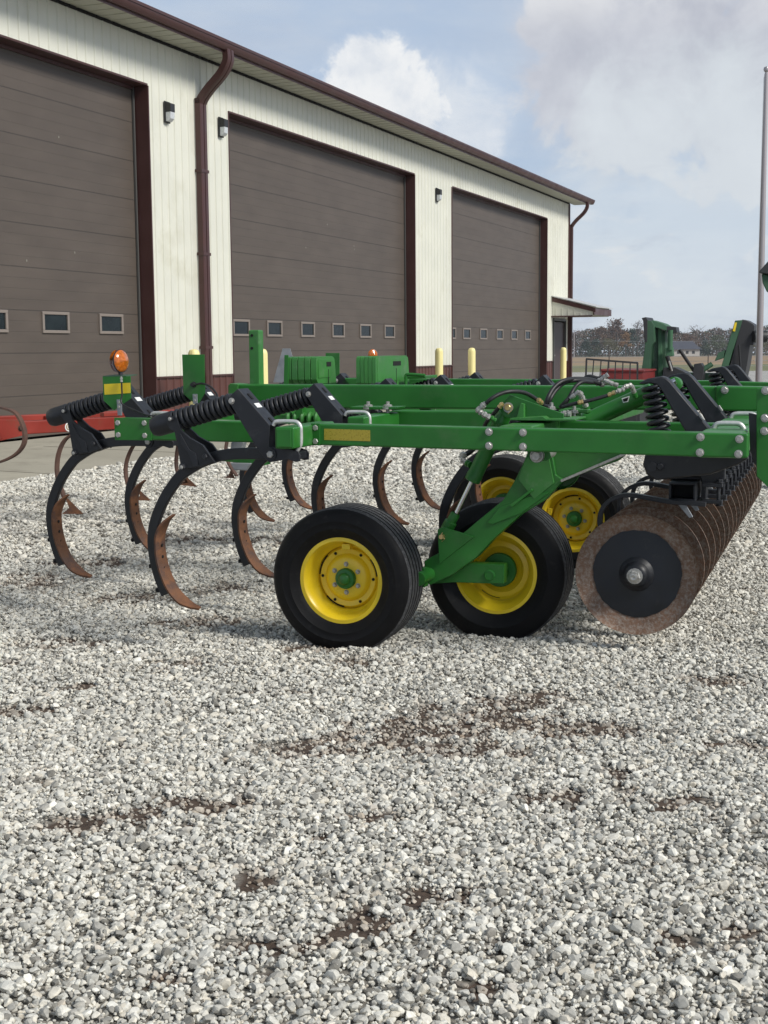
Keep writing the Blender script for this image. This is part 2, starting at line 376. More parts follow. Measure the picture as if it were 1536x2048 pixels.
def gravel_ground():
    m = bpy.data.materials.new('gravel_ground'); m.use_nodes = True; N = m.node_tree.nodes; L = m.node_tree.links; b = N['Principled BSDF']
    tc = N.new('ShaderNodeTexCoord')
    v = N.new('ShaderNodeTexVoronoi'); v.inputs['Scale'].default_value = 34; L.new(tc.outputs['Object'], v.inputs['Vector'])
    ve = N.new('ShaderNodeTexVoronoi'); ve.feature = 'DISTANCE_TO_EDGE'; ve.inputs['Scale'].default_value = 34; L.new(tc.outputs['Object'], ve.inputs['Vector'])
    sepc = N.new('ShaderNodeSeparateColor'); L.new(v.outputs['Color'], sepc.inputs[0])
    cr = N.new('ShaderNodeValToRGB'); e = cr.color_ramp.elements
    e[0].color = (.30, .285, .26, 1); e[1].color = (.72, .70, .65, 1); e.new(.35).color = (.45, .435, .40, 1); e.new(.75).color = (.60, .58, .54, 1)
    L.new(sepc.outputs[0], cr.inputs[0])
    r = N.new('ShaderNodeMapRange'); r.inputs[1].default_value = 0; r.inputs[2].default_value = .16; r.inputs[3].default_value = .25; L.new(ve.outputs['Distance'], r.inputs[0])
    mm = N.new('ShaderNodeMix'); mm.data_type = 'RGBA'; mm.blend_type = 'MULTIPLY'; mm.inputs[0].default_value = 1; L.new(cr.outputs[0], mm.inputs[6])
    cc = N.new('ShaderNodeCombineColor'); [L.new(r.outputs[0], cc.inputs[i]) for i in range(3)]; L.new(cc.outputs[0], mm.inputs[7])
    # past the loose stones the sheet itself shows the stones; among them it is the dark fines below
    at = N.new('ShaderNodeAttribute'); at.attribute_name = 'mud_and_shade'
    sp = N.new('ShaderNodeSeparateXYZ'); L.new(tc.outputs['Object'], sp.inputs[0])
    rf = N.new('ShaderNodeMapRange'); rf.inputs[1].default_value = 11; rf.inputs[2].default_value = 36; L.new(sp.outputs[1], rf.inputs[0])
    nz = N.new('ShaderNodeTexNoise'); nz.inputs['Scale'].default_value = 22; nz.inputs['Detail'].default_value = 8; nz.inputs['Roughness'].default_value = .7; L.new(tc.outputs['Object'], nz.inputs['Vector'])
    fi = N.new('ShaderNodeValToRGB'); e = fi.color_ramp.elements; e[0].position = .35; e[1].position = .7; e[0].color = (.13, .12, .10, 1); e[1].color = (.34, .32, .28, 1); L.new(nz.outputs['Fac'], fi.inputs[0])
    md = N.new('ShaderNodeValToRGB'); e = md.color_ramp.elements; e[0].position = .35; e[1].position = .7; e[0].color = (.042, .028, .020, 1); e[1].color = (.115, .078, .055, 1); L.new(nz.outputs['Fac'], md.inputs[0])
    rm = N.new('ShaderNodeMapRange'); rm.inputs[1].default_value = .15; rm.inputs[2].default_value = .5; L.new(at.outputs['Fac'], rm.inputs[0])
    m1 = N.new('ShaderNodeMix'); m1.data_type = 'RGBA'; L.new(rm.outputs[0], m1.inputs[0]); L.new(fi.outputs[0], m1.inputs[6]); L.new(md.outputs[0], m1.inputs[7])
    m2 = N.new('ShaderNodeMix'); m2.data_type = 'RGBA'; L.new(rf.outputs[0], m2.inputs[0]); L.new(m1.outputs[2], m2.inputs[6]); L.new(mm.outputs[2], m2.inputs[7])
    L.new(m2.outputs[2], b.inputs['Base Color']); b.inputs['Roughness'].default_value = .95
    bp = N.new('ShaderNodeBump'); bp.inputs['Strength'].default_value = .6; bp.inputs['Distance'].default_value = .02; L.new(nz.outputs['Fac'], bp.inputs['Height']); L.new(bp.outputs[0], b.inputs['Normal'])
    return m
xs = sorted(set([round(-x, 3) for x in steps(0, 70, .07, 1.035)]+[round(x, 3) for x in steps(0, 70, .07, 1.035)]))
ys = steps(-6, 2.4, 1.2, 1)[:-1]+steps(2.4, 95, .07, 1.012)
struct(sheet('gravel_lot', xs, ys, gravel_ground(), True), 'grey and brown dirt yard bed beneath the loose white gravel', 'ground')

def patchy(name, c1, c2, c3, sc, stretch):
    m = bpy.data.materials.new(name); m.use_nodes = True; N = m.node_tree.nodes; L = m.node_tree.links; b = N['Principled BSDF']
    tc = N.new('ShaderNodeTexCoord'); mp = N.new('ShaderNodeMapping'); mp.inputs['Scale'].default_value = stretch; L.new(tc.outputs['Object'], mp.inputs[0])
    n = N.new('ShaderNodeTexNoise'); n.inputs['Scale'].default_value = sc; n.inputs['Detail'].default_value = 9; n.inputs['Roughness'].default_value = .65; L.new(mp.outputs[0], n.inputs['Vector'])
    r = N.new('ShaderNodeValToRGB'); e = r.color_ramp.elements; e[0].position = .33; e[1].position = .7; e[0].color = (*c1, 1); e[1].color = (*c3, 1); e.new(.5).color = (*c2, 1)
    L.new(n.outputs['Fac'], r.inputs[0]); L.new(r.outputs[0], b.inputs['Base Color']); b.inputs['Roughness'].default_value = .95; return m
xw = [-900+60*i for i in range(31)]
struct(sheet('grass_verge', [-200+20*i for i in range(21)], [95+11*i for i in range(6)], patchy('grass_mat', (.10, .11, .045), (.17, .17, .075), (.25, .22, .12), .15, (.3, 1, 1))), 'strip of dull green grass beyond the gravel yard', 'grass')
struct(sheet('crop_field', xw, [150+45*i for i in range(11)], patchy('field_mat', (.20, .135, .075), (.27, .185, .105), (.34, .25, .15), .05, (.25, 1, 1))), 'wide tan stubble field running back to the trees', 'field')
struct(sheet('far_ground', [-4000+800*i for i in range(11)], [600+680*i for i in range(6)], patchy('far_mat', (.07, .07, .04), (.10, .09, .05), (.14, .12, .07), .01, (1, 1, 1))), 'flat far land behind the row of trees', 'ground')

# loose stones: thousands of small crushed limestone pieces lying on the bed
stones = bpy.data.collections.new('stone_kinds')
def stone_mat():
    m = bpy.data.materials.new('limestone'); m.use_nodes = True; N = m.node_tree.nodes; L = m.node_tree.links; b = N['Principled BSDF']
    oi = N.new('ShaderNodeObjectInfo'); tc = N.new('ShaderNodeTexCoord')
    cr = N.new('ShaderNodeValToRGB'); e = cr.color_ramp.elements
    e[0].color = (.18, .172, .15, 1); e[1].color = (.90, .872, .785, 1)
    for p, c in ((.10, (.36, .348, .312)), (.28, (.49, .477, .428)), (.5, (.61, .594, .535)), (.72, (.74, .72, .648)), (.90, (.64, .595, .50))): e.new(p).color = (*c, 1)
    L.new(oi.outputs['Random'], cr.inputs[0])
    n = N.new('ShaderNodeTexNoise'); n.inputs['Scale'].default_value = 1.7; n.inputs['Detail'].default_value = 6; L.new(tc.outputs['Object'], n.inputs['Vector'])
    r = N.new('ShaderNodeMapRange'); r.inputs[1].default_value = .3; r.inputs[2].default_value = .7; r.inputs[3].default_value = .78; r.inputs[4].default_value = 1.12; L.new(n.outputs['Fac'], r.inputs[0])
    vm = N.new('ShaderNodeVectorMath'); vm.operation = 'SCALE'; L.new(cr.outputs[0], vm.inputs[0]); L.new(r.outputs[0], vm.inputs['Scale'])
    at = N.new('ShaderNodeAttribute'); at.attribute_name = 'dirt_and_shade'; at.attribute_type = 'INSTANCER'
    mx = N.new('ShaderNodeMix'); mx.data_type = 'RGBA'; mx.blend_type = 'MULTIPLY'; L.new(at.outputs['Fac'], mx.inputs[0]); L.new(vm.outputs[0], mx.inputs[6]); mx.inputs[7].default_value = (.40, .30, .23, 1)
    L.new(mx.outputs[2], b.inputs['Base Color']); b.inputs['Roughness'].default_value = .9
    return m
SM = stone_mat()
import bmesh
for k in range(10):
    bm = bmesh.new(); bmesh.ops.create_icosphere(bm, subdivisions=2, radius=1.08)
    sx, sy, sz = random.uniform(.9, 1.25), random.uniform(.7, .95), random.uniform(.5, .8)
    planes = [(Vector((random.gauss(0, 1), random.gauss(0, 1), random.gauss(0, 1))).normalized(), random.uniform(.5, .85)) for _ in range(12)]
    for v in bm.verts:
        for pn, pd in planes:
            q = v.co.dot(pn)
            if q > pd: v.co -= pn*(q-pd)
        v.co += .035*Vector((noise.noise(v.co*2+Vector((k, 0, 0))), noise.noise(v.co*2+Vector((0, k, 5))), noise.noise(v.co*2+Vector((7, 0, k)))))
        v.co = Vector((v.co.x*sx, v.co.y*sy, v.co.z*sz))
    me = bpy.data.meshes.new('stone'); bm.to_mesh(me); bm.free(); me.materials.append(SM)
    me.polygons.foreach_set('use_smooth', [True]*len(me.polygons)); me.update()
    try: me.set_sharp_from_angle(angle=rad(12))
    except Exception: pass
    so = bpy.data.objects.new('stone', me); stones.objects.link(so)
P_, S_, R3, DI = [], [], [], []
def scatter(y0, y1, dens, k):
    # a strip of the yard, wider than the picture on both sides
    half = .31; area = (half*(y1*y1-y0*y0))+2*1.2*(y1-y0); n = int(area*dens)
    ymid = RNG.random(n)
    for i in range(n):
        y = math.sqrt(y0*y0+ymid[i]*(y1*y1-y0*y0)); hw = .31*y+1.2; x = random.uniform(-hw, hw)
        d = dist_wall(x, y)
        if d < 3.02: continue
        mu = mud_and_shade(x, y)
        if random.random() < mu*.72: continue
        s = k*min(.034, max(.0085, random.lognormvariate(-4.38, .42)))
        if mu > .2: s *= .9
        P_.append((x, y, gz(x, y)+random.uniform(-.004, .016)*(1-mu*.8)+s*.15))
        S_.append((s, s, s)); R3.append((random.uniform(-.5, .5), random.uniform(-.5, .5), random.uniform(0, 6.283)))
        DI.append(min(1, mu*.55+(.35 if random.random() < .12 else 0)*random.random()))  # brown stone tint carries mud, the painted shade and odd dirty stones
scatter(2.2, 5.5, 8500, .66); scatter(5.5, 9.5, 6000, .69); scatter(9.5, 15, 2500, .95); scatter(15, 27, 800, 1.5); scatter(27, 45, 220, 2.2)
me = bpy.data.meshes.new('gravel'); me.from_pydata(P_, [], [])
for nm, typ, data, f in (('scl', 'FLOAT_VECTOR', S_, 'vector'), ('rt', 'FLOAT_VECTOR', R3, 'vector'), ('dirt_and_shade', 'FLOAT', DI, 'value')):
    a = me.attributes.new(nm, typ, 'POINT'); a.data.foreach_set(f, np.array(data, dtype=np.float32).ravel())
gob = bpy.data.objects.new('gravel', me); C.objects.link(gob); me.materials.append(SM)
tag(gob, 'loose crushed white and grey limestone gravel covering the yard', 'gravel', None, 'stuff')
ng = bpy.data.node_groups.new('scatter_stones', 'GeometryNodeTree')
ng.interface.new_socket('Geometry', in_out='INPUT', socket_type='NodeSocketGeometry'); ng.interface.new_socket('Geometry', in_out='OUTPUT', socket_type='NodeSocketGeometry')
gi = ng.nodes.new('NodeGroupInput'); go = ng.nodes.new('NodeGroupOutput'); ip = ng.nodes.new('GeometryNodeInstanceOnPoints'); ci = ng.nodes.new('GeometryNodeCollectionInfo')
ci.inputs['Collection'].default_value = stones; ci.inputs['Separate Children'].default_value = True; ci.inputs['Reset Children'].default_value = True
ip.inputs['Pick Instance'].default_value = True
def na(name, t='FLOAT_VECTOR'):
    q = ng.nodes.new('GeometryNodeInputNamedAttribute'); q.data_type = t; q.inputs[0].default_value = name; return q.outputs[0]
ng.links.new(gi.outputs[0], ip.inputs['Points']); ng.links.new(ci.outputs[0], ip.inputs['Instance'])
e2r = ng.nodes.new('FunctionNodeEulerToRotation'); ng.links.new(na('rt'), e2r.inputs[0]); ng.links.new(e2r.outputs[0], ip.inputs['Rotation'])
ng.links.new(na('scl'), ip.inputs['Scale']); ng.links.new(ip.outputs[0], go.inputs[0])
mo = gob.modifiers.new('scatter', 'NODES'); mo.node_group = ng

# ------------------------------------------------------------------ building
bld = empty('shop_building', (BO.x, BO.y, ZB), math.pi/2-AL)
tag(bld, 'long cream steel farm shop with brown trim and three tall taupe overhead doors', 'building')
TOP = (wl(109, 0)[1]+wl(1136, 404)[1])/2
S_END = wl(1137, 500)[0]; S_BEG = -16.0
d1r = wl(299, 400)[0]; d2l, d2r = wl(459, 400)[0], wl(828.5, 500)[0]; d3l, d3r = wl(903.5, 500)[0], wl(1093, 550)[0]
dtop = wl(457, 226)[1]
d1l = d1r-(d2r-d2l)
md0 = wl(1105, 700)[0]; md1 = wl(1129, 700)[0]
print('BUILD', TOP, S_END, d1l, d1r, d2l, d2r, d3l, d3r, dtop, md0, md1, 'top', wl(109, 0)[1], wl(1136, 404)[1])
WZ = .80; REC = .24
RIB = .2286
def ribbed(mb, s0, s1, z0, z1):
    prof = [(s0, 0)]
    k = math.ceil((s0+.03)/RIB)
    while k*RIB+.03 < s1:
        c = k*RIB; prof += [(c-.024, 0), (c-.012, -.019), (c+.012, -.019), (c+.024, 0)]; k += 1
    prof.append((s1, 0)); n = len(prof)
    vs = [(a, b, z0) for a, b in prof]+[(a, b, z1) for a, b in prof]
    mb.add(vs, [[i, i+1, n+i+1, n+i] for i in range(n-1)])
wall = MB(); wn = MB()
openings = [(d1l, d1r), (d2l, d2r), (d3l, d3r)]
piers = [(S_BEG, d1l), (d1r, d2l), (d2r, d3l), (d3r, md0)]
for a, b in piers:
    ribbed(wall, a, b, WZ, dtop)
    q = MB(); ribbed(q, a, b, .0, WZ); q.build('wainscot', M['wains'], bld)
    q = MB(); q.box(((a+b)/2, -.012, WZ+.01), (b-a-.01, .045, .03)); q.build('wainscot_cap', M['brown'], bld)
ribbed(wall, S_BEG, S_END, dtop, TOP)
ribbed(wall, md0, S_END, 2.25, dtop)
ribbed(wall, md1, S_END, WZ, 2.25); ribbed(wn, md1, S_END, 0, WZ)
# end wall (gable) and the long side away from the yard
BD = 22.0
wall.add([(S_END, 0, WZ), (S_END, BD, WZ), (S_END, BD, TOP), (S_END, BD/2, TOP+3.2), (S_END, 0, TOP)], [[0, 1, 2, 3, 4]])
wall.add([(S_BEG, 0, 0), (S_BEG, BD, 0), (S_BEG, BD, TOP), (S_BEG, BD/2, TOP+3.2), (S_BEG, 0, TOP)], [[0, 1, 2, 3, 4]])
wall.add([(S_BEG, BD, 0), (S_END, BD, 0), (S_END, BD, TOP), (S_BEG, BD, TOP)], [[0, 1, 2, 3]])
wn.add([(S_END+.002, 0, 0), (S_END+.002, BD, 0), (S_END+.002, BD, WZ), (S_END+.002, 0, WZ)], [[0, 1, 2, 3]])
rows = wall                                     # screw heads in rows
for a, b in piers:
    k = math.ceil(a/RIB)
    while k*RIB < b-.05:
        for z in (1.6, 2.5, 3.4, 4.3): rows.box((k*RIB+.045, -.004, z), (.014, .008, .014))
        k += 1
wo = wall.build('wall', M['cream'], bld); wno = wn.build('wainscot', M['wains'], bld)
OV = .60; GT = .15
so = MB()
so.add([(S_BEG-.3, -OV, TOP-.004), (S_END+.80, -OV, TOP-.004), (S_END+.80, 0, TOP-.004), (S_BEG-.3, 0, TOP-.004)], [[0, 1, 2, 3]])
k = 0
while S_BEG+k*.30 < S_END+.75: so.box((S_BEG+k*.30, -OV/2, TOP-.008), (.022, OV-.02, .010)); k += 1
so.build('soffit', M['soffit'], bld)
tr = MB()
tr.box(((S_BEG+S_END)/2, -.022, TOP-.03), (S_END-S_BEG, .02, .045))
k = 0
while S_BEG+k*RIB < S_END: tr.box((S_BEG+k*RIB+.1, -.036, TOP-.028), (.13, .012, .03)); k += 1
tr.build('wall_cap_trim', M['dark'], bld)
ro = MB()
ro.add([(S_BEG-.3, -OV-.02, TOP+.09), (S_END+.80, -OV-.02, TOP+.09), (S_END+.80, BD/2, TOP+3.34), (S_BEG-.3, BD/2, TOP+3.34), (S_BEG-.3, BD+OV, TOP+.05), (S_END+.80, BD+OV, TOP+.05)], [[0, 1, 2, 3], [3, 2, 5, 4]])
ro.build('roof', M['roof'], bld)
gt = MB()
gp = [(0, 0), (-.05, .0), (-.075, .03), (-.105, .085), (-.105, .105), (-.118, .105), (-.118, GT), (0, GT)]
pts = [(S_BEG-.3, -OV+a, TOP+b-.005) for a, b in gp]; gt.prism(pts, (S_END+.90-S_BEG+.3, 0, 0))
gt.box(((S_BEG+S_END)/2, -OV-.002, TOP-.02), (S_END-S_BEG+.6, .012, .05))
gt.build('gutter', M['brown'], bld)
fa = MB(); fa.prism([(S_END+.802, -OV, TOP-.02), (S_END+.802, BD/2, TOP+3.2), (S_END+.802, BD/2, TOP+3.4), (S_END+.802, -OV, TOP+.14)], (.03, 0, 0)); fa.build('rake_trim', M['brown'], bld)
# brown door surrounds
ct = MB()
def corner(s, z0, z1): ct.box((s, -.014, (z0+z1)/2), (.035, .05, z1-z0))
ct.box((S_END, -.02, TOP/2-.02), (.10, .05, TOP-.06)); ct.build('corner_trim', M['brown'], bld)
for i, (a, b) in enumerate(openings):
    j = MB()
    j.prism([(b, -.026, 0), (b, REC, 0), (b, REC, dtop), (b, -.026, dtop)], (.03, 0, 0))
    j.prism([(a, -.026, 0), (a, REC, 0), (a, REC, dtop), (a, -.026, dtop)], (-.03, 0, 0))
    j.prism([(a, -.026, dtop), (a, REC, dtop), (a, REC, dtop+.03), (a, -.026, dtop+.03)], (b-a, 0, 0))
    j.build('door_surround', M['brown'], bld)
    t = MB()
    for q in (a+.05, b-.05): t = MB(); t.box((q, REC-.02, dtop/2), (.035, .03, dtop-.02)); t.build('door_track', M['gframe'], bld)
    t = MB(); t.box(((a+b)/2, REC-.02, dtop-.03), (b-a-.14, .03, .05)); t.build('head_shade_strip', M['brown'], bld)  # brown strip stands in for the shaded door top below the header
    d = MB(); d.box(((a+b)/2, REC+.03, dtop/2+.012), (b-a-.002, .05, dtop-.024))
    do = d.build('overhead_door', M['taupe'], bld)
    if i == 0: cs = [wl(111, 645, REC)[0], wl(222, 649, REC)[0]]; step = cs[1]-cs[0]; cs = [cs[0]-step*k for k in (3, 2, 1)]+cs
    elif i == 1: cs = [wl(x, 660, REC)[0] for x in (482, 548.5, 615, 676, 730.5, 778.5)]
    else: cs = [wl(x, 667, REC)[0] for x in (903, 933, 966.5, 999, 1028, 1055)]
    for c in cs:
        z = (wl(111, 645, REC)[1] if i == 0 else wl(615, 659, REC)[1]); fw, fh = .67, .315
        w_ = MB(); y0 = REC-.007
        for dx, dz, sx, sz in ((0, fh/2-.022, fw, .044), (0, -fh/2+.022, fw, .044), (fw/2-.025, 0, .05, fh-.088), (-fw/2+.025, 0, .05, fh-.088)):
            w_.box((c+dx, y0, z+dz), (sx, .03, sz))
        wo_ = w_.build('window', [M['frame'], M['glass']], do, bevel=.006)
        g = MB(); g.box((c, REC+.006, z), (fw-.08, .012, fh-.07)); o_ = g.build('pane', M['glass'], do)
        o_.parent = do
# door scuffs
# walk door under the little awning
wd = MB(); wd.box(((md0+md1)/2, .04, 1.06), (md1-md0-.08, .05, 2.12)); wdo = wd.build('walk_door', mat('dark_door', (.05, .032, .03), .5), bld)
hb = MB(); hb.tube([(md0+.14, -.05, 1.0), (md0+.14, .0, 1.0)], .03, 8); hb.build('handle', M['zinc'], wdo)
wf = MB()
for q in (md0, md1-.04): wf.box((q+.02, .0, 1.12), (.05, .12, 2.24))
wf.box(((md0+md1)/2, 0, 2.20), (md1-md0, .118, .07)); wf.build('door_frame', M['gframe'], bld)
a0 = wl(1103, 600)[0]; az0 = wl(1103, 594)[1]; az1 = wl(1103, 632)[1]
aw = MB(); AWL = 1.40; ax1 = S_END+.25
pr = [(-.03, az0), (-AWL, az1+.28), (-AWL, az1+.02), (-AWL+.02, az1), (-.03, az1)]
aw.prism([(ax1, y, z) for y, z in pr], (.03, 0, 0)); aw.build('awning_side', M['cream'], bld); aw = MB(); aw.prism([(a0, y, z) for y, z in pr], (.03, 0, 0))
at_ = MB(); at_.prism([(a0-.03, -.03, az0+.0), (a0-.03, -AWL-.1, az1+.24), (a0-.03, -AWL-.1, az1+.10), (a0-.03, -.03, az0-.15)], (.028, 0, 0))
at_.box(((a0+ax1)/2, -AWL-.05, az1+.13), (ax1-a0+.10, .04, .22)); at_.box((a0-.014, -AWL/2, az1-.02), (.05, AWL, .04))
at_.build('awning_trim', M['brown'], bld)
ar = MB(); ar.prism([(a0-.04, 0, az0+.02), (a0-.04, -AWL-.12, az1+.26), (a0-.04, -AWL-.12, az1+.285), (a0-.04, 0, az0+.045)], (ax1-a0+.1, 0, 0)); ar.build('awning_roof', M['roof'], bld)
for k in range(6): aw.box((a0-.006, -.16-k*.21, az1+.13), (.012, .025, .24))
aw.build('awning_side', M['cream'], bld)
# downspouts
def spout(path, wdt, dep, name='downspout'):
    for dx in (-.5, .5):
        pass
    mb = MB()
    for i in range(len(path)-1):
        mb.beam(path[i], path[i+1], wdt, dep, up=(1, 0, 0) if abs(Vector(path[i+1])[2]-Vector(path[i])[2]) > .01 else (0, 0, 1))
    return mb
sd = wl(398, 400)[0]
def downspout(s, half, dep, straps=True):
    path = smooth_path([(0, -OV-.02, TOP+.02), (0, -OV-.02, TOP-.16), (0, -OV+.10, TOP-.36), (0, -.24, TOP-.60), (0, -.085, TOP-.80), (0, -.075, TOP-1.0), (0, -.075, 2.5), (0, -.075, .12)], 5)
    mb = MB(); sec = [(-half, -dep), (-half*.75, -dep*1.15), (-half*.12, -dep*1.15), (-.008, -dep*.6), (.008, -dep*.6), (half*.12, -dep*1.15), (half*.75, -dep*1.15), (half, -dep), (half, dep), (-half, dep)]
    vs = []; n = len(sec)
    for i, p in enumerate(path):
        t = (path[min(i+1, len(path)-1)]-path[max(i-1, 0)]).normalized(); nr = Vector((0, -t.z, t.y))
        if nr.y > 0: nr = -nr
        for a, b in sec: vs.append((s+a, p.y-nr.y*b*1.0, p.z-nr.z*b))
    fs = [[i*n+k, i*n+(k+1) % n, (i+1)*n+(k+1) % n, (i+1)*n+k] for i in range(len(path)-1) for k in range(n)]
    mb.add(vs, fs); mb.add(vs[:n], [list(range(n))]); mb.add(vs[-n:], [list(range(n))])
    return mb
dso = downspout(sd, .115, .05).build('downspout', M['brown'], bld)
for z in (1.3, 2.9, 4.3): st = MB(); st.box((sd, -.075, z), (.26, .13, .05)); st.build('strap', M['brown'], dso)
downspout(S_END+.10, .06, .05).build('downspout', M['brown'], bld)
# small marks on the doors are part of the door
for x, y in ((118, 274), (54, 521), (150, 505), (612, 495), (655, 449), (708, 492), (709, 499)):
    s_, z_ = wl(x, y, REC); sc = MB(); sc.box((s_, REC+.003, z_), (.008, .002, .03)); sc.build('scuff', M['soffit'], bld)

# wall lights: things fixed on the wall
def bw(s, y, z): return BO+A_*s+IN_*y+Vector((0, 0, z))
lights = [((331, 225), 'black wall light with clear lower lens between the first big door and the downspout'), ((439, 255), 'black wall light with clear lens just right of the wide brown downspout'),
          ((872, 390), 'small black wall light on the cream pier between the second and third doors')]
pl = None
for (x, y), lab in lights:
    s, z = wl(x, y)
    if pl is None:
        r_ = empty('wall_light', bw(s, 0, z), math.pi/2-AL)
        b = MB(); b.box((0, -.035, 0), (.20, .03, .42)); b.prism([(-.085, -.05, .19), (-.085, -.17, .16), (-.085, -.17, .0), (-.085, -.05, .0)], (.17, 0, 0)); b.build('housing', M['lampblack'], r_, bevel=.006)
        g = MB(); g.prism([(-.08, -.05, -.002), (-.08, -.168, -.002), (-.08, -.155, -.13), (-.08, -.10, -.185), (-.08, -.05, -.185)], (.16, 0, 0)); g.build('lens', M['lens'], r_, bevel=.008)
        pl = r_
    else:
        r_ = copy_tree(pl); r_.location = bw(s, 0, z)
    r_.scale = (.82, .82, .82)
    tag(r_, lab, 'wall light', 'wall lights beside the overhead doors')

# apron
ap = MB(); s0, s1 = S_BEG-4, S_END+2.2
o = lambda s, d, z: tuple(BO+A_*s-IN_*d+Vector((0, 0, z)))
joints = [s0+.0]
ap.prism([o(s0, -.235, -.009), o(s0, .62, -.03), o(s0, .625, -.04), o(s0, .635, -.04), o(s0, .64, -.03), o(s0, 3.0, -.08), o(s0, 3.0, -.30), o(s0, -.235, -.30)], A_*(s1-s0))
struct(ap.build('concrete_apron', M['concrete']), 'tan concrete apron slab along the foot of the shop doors', 'pavement')
tj = MB()
k = s0+2
while k < s1: tj.prism([o(k, .64, -.0295), o(k, 3.0, -.0795), o(k+.02, 3.0, -.0795), o(k+.02, .64, -.0295)], (0, 0, .003)); k += 3.05
struct(tj.build('apron_joint', mat('joint', (.20, .185, .15), .9)), 'thin sawn joints crossing the concrete apron', 'pavement')

# bollards
bl = [((387, 677), .72, 'pale yellow bollard at the foot of the wide brown downspout, behind a green plate'),
      ((524, 682), .62, 'pale yellow bollard mostly hidden behind the upright green square post'),
      ((878, 682), .70, 'pale yellow bollard in front of the cream pier between the second and third doors'),
      ((943.5, 680), .66, 'pale yellow bollard in front of the left part of the third door'),
      ((1127, 683), .70, 'pale yellow bollard in front of the walk door, under the awning')]
pb = None
for (x, y), off, lab in bl:
    s, z = wl(x, y, -off); p = bw(s, -off, 0)
    if pb is None:
        pb = empty('bollard', p)
        b = MB(); n = 24; R = .098; Hh = 1.31
        prof = [(R*1.0, 0), (R, Hh-.10), (R*.93, Hh-.055), (R*.72, Hh-.018), (R*.4, Hh-.003), (0.001, Hh)]
        vs = []
        for r_, z_ in prof:
            for k in range(48):
                an = 2*math.pi*k/48; g = 1-(.055 if k % 8 in (0, 1) else 0); vs.append((r_*g*math.cos(an), r_*g*math.sin(an), z_))
        fs = [[i*48+k, i*48+(k+1) % 48, (i+1)*48+(k+1) % 48, (i+1)*48+k] for i in range(len(prof)-1) for k in range(48)]
        b.add(vs, fs, 0, True); b.build('sleeve', M['bollard'], pb)
        b = MB(); b.lathe([(.125, 0), (.125, .03), (.1, .035)], (0, 0, 0), (0, 0, 1), 24); b.build('base', M['concrete'], pb); bo = pb
    else: bo = copy_tree(pb)
    bo.location = (p.x, p.y, ZB-.03-.016*off); tag(bo, lab, 'bollard', 'yellow bollards along the shop doors')

# ------------------------------------------------------------------ the tillage machine
PH = rad(19); UA = Vector((math.cos(PH), -math.sin(PH), 0)); VA = Vector((math.sin(PH), math.cos(PH), 0))
MU, MV = -2.45, 6.38                              # machine origin: where the outer wheel stands
root = empty('disk_ripper', UA*MU+VA*MV, -PH)
tag(root, 'large green pull-behind disk ripper with black curved shanks, yellow wheels and rusty discs', 'farm implement')
def P(x, y, V, dv=0):                            # pixel -> machine (u, v, z) in the lengthwise plane V metres out
    d = ray(x, y); t = V/d.dot(VA); p = CAM+d*t; return Vector((p.dot(UA)-MU, V-MV+dv, p.z))
def PP(pts, V, dv=0): return [P(x, y, V, dv) for x, y in pts]
def loc(u, V, z): return Vector((u-MU, V-MV, z))
def on_zm(x, y, z):
    p = on_z(x, y, z); return Vector((p.dot(UA)-MU, p.dot(VA)-MV, z))
X3, Y3, Z3 = Vector((1, 0, 0)), Vector((0, 1, 0)), Vector((0, 0, 1))
def plate(name, pts, V, th, m='green', parent=root, bevel=.003):
    mb = MB(); mb.prism(PP(pts, V), (0, th, 0)); return mb.build(name, M[m], parent, bevel)
bolt_me = None
def bolt(px, V, r=.0135, parent=root, m='zinc', name='bolt'):
    global bolt_me
    if bolt_me is None:
        b = MB(); b.hexa((0, 0, 0), (0, -1, 0), 1, .75); t = b.build('bolt', M['zinc']); bolt_me = t.data; bpy.data.objects.remove(t)
    p = P(px[0], px[1], V); o = bpy.data.objects.new(name, bolt_me); C.objects.link(o); o.parent = parent; o.location = p; o.scale = (r, r, r); o.rotation_euler = (0, random.random(), 0)
    if m != 'zinc': pass
    return o

# --- lengthwise rails (traced ends, real square tube sections)
def rail(tl, bl, tr, br, V, w=.11, m='green', name='frame_rail', bevel=.009):
    mb = MB(); mb.prism([P(*tl, V), P(*tr, V), P(*br, V), P(*bl, V)], (0, w, 0)); return mb.build(name, M[m], root, bevel)
r1 = rail((622, 847.5), (622, 890), (1496.5, 867.7), (1495, 916.8), 6.20)
for q in ((631.5, 855.5), (631.5, 882.5), (978, 863.5), (1046, 865), (978, 891.5), (1046, 893.5), (1401, 874), (1479, 878), (1400, 905), (1477, 908)): bolt(q, 6.197, .0150, r1)
e = MB(); e.prism(PP([(622, 846.5), (639.5, 847), (639.5, 891), (622, 890.5)], 6.192), (0, .008, 0)); e.build('end_plate', M['green'], r1, .002)
e = MB(); e.prism(PP([(648, 857.5), (740, 860.3), (740.5, 882.7), (648, 880)], 6.1985), (0, .0015, 0)); e.build('decal', M['yelsticker'], r1, .0005)
r0 = rail((229, 836), (230, 879), (530, 844), (530, 886), 6.44)
for q in ((236.5, 845.5), (289.5, 846), (237.5, 869.5), (290.5, 871)): bolt(q, 6.437, .0155, r0)
e = MB(); e.prism(PP([(228, 835), (303, 837.5), (303, 881), (229.5, 880)], 6.434), (0, .006, 0)); e.build('end_plate', M['green'], r0, .002)
r2 = rail((781, 821.5), (781, 850), (1000, 822.8), (1000, 858), 7.55, name='frame_rail')
r2b = rail((1086, 841.5), (1086, 870), (1500, 848), (1500, 880), 6.95, w=.11)
r3 = rail((455, 768.6), (455, 815.5), (1434, 773), (1434, 821), 8.0, w=.14, bevel=.012)
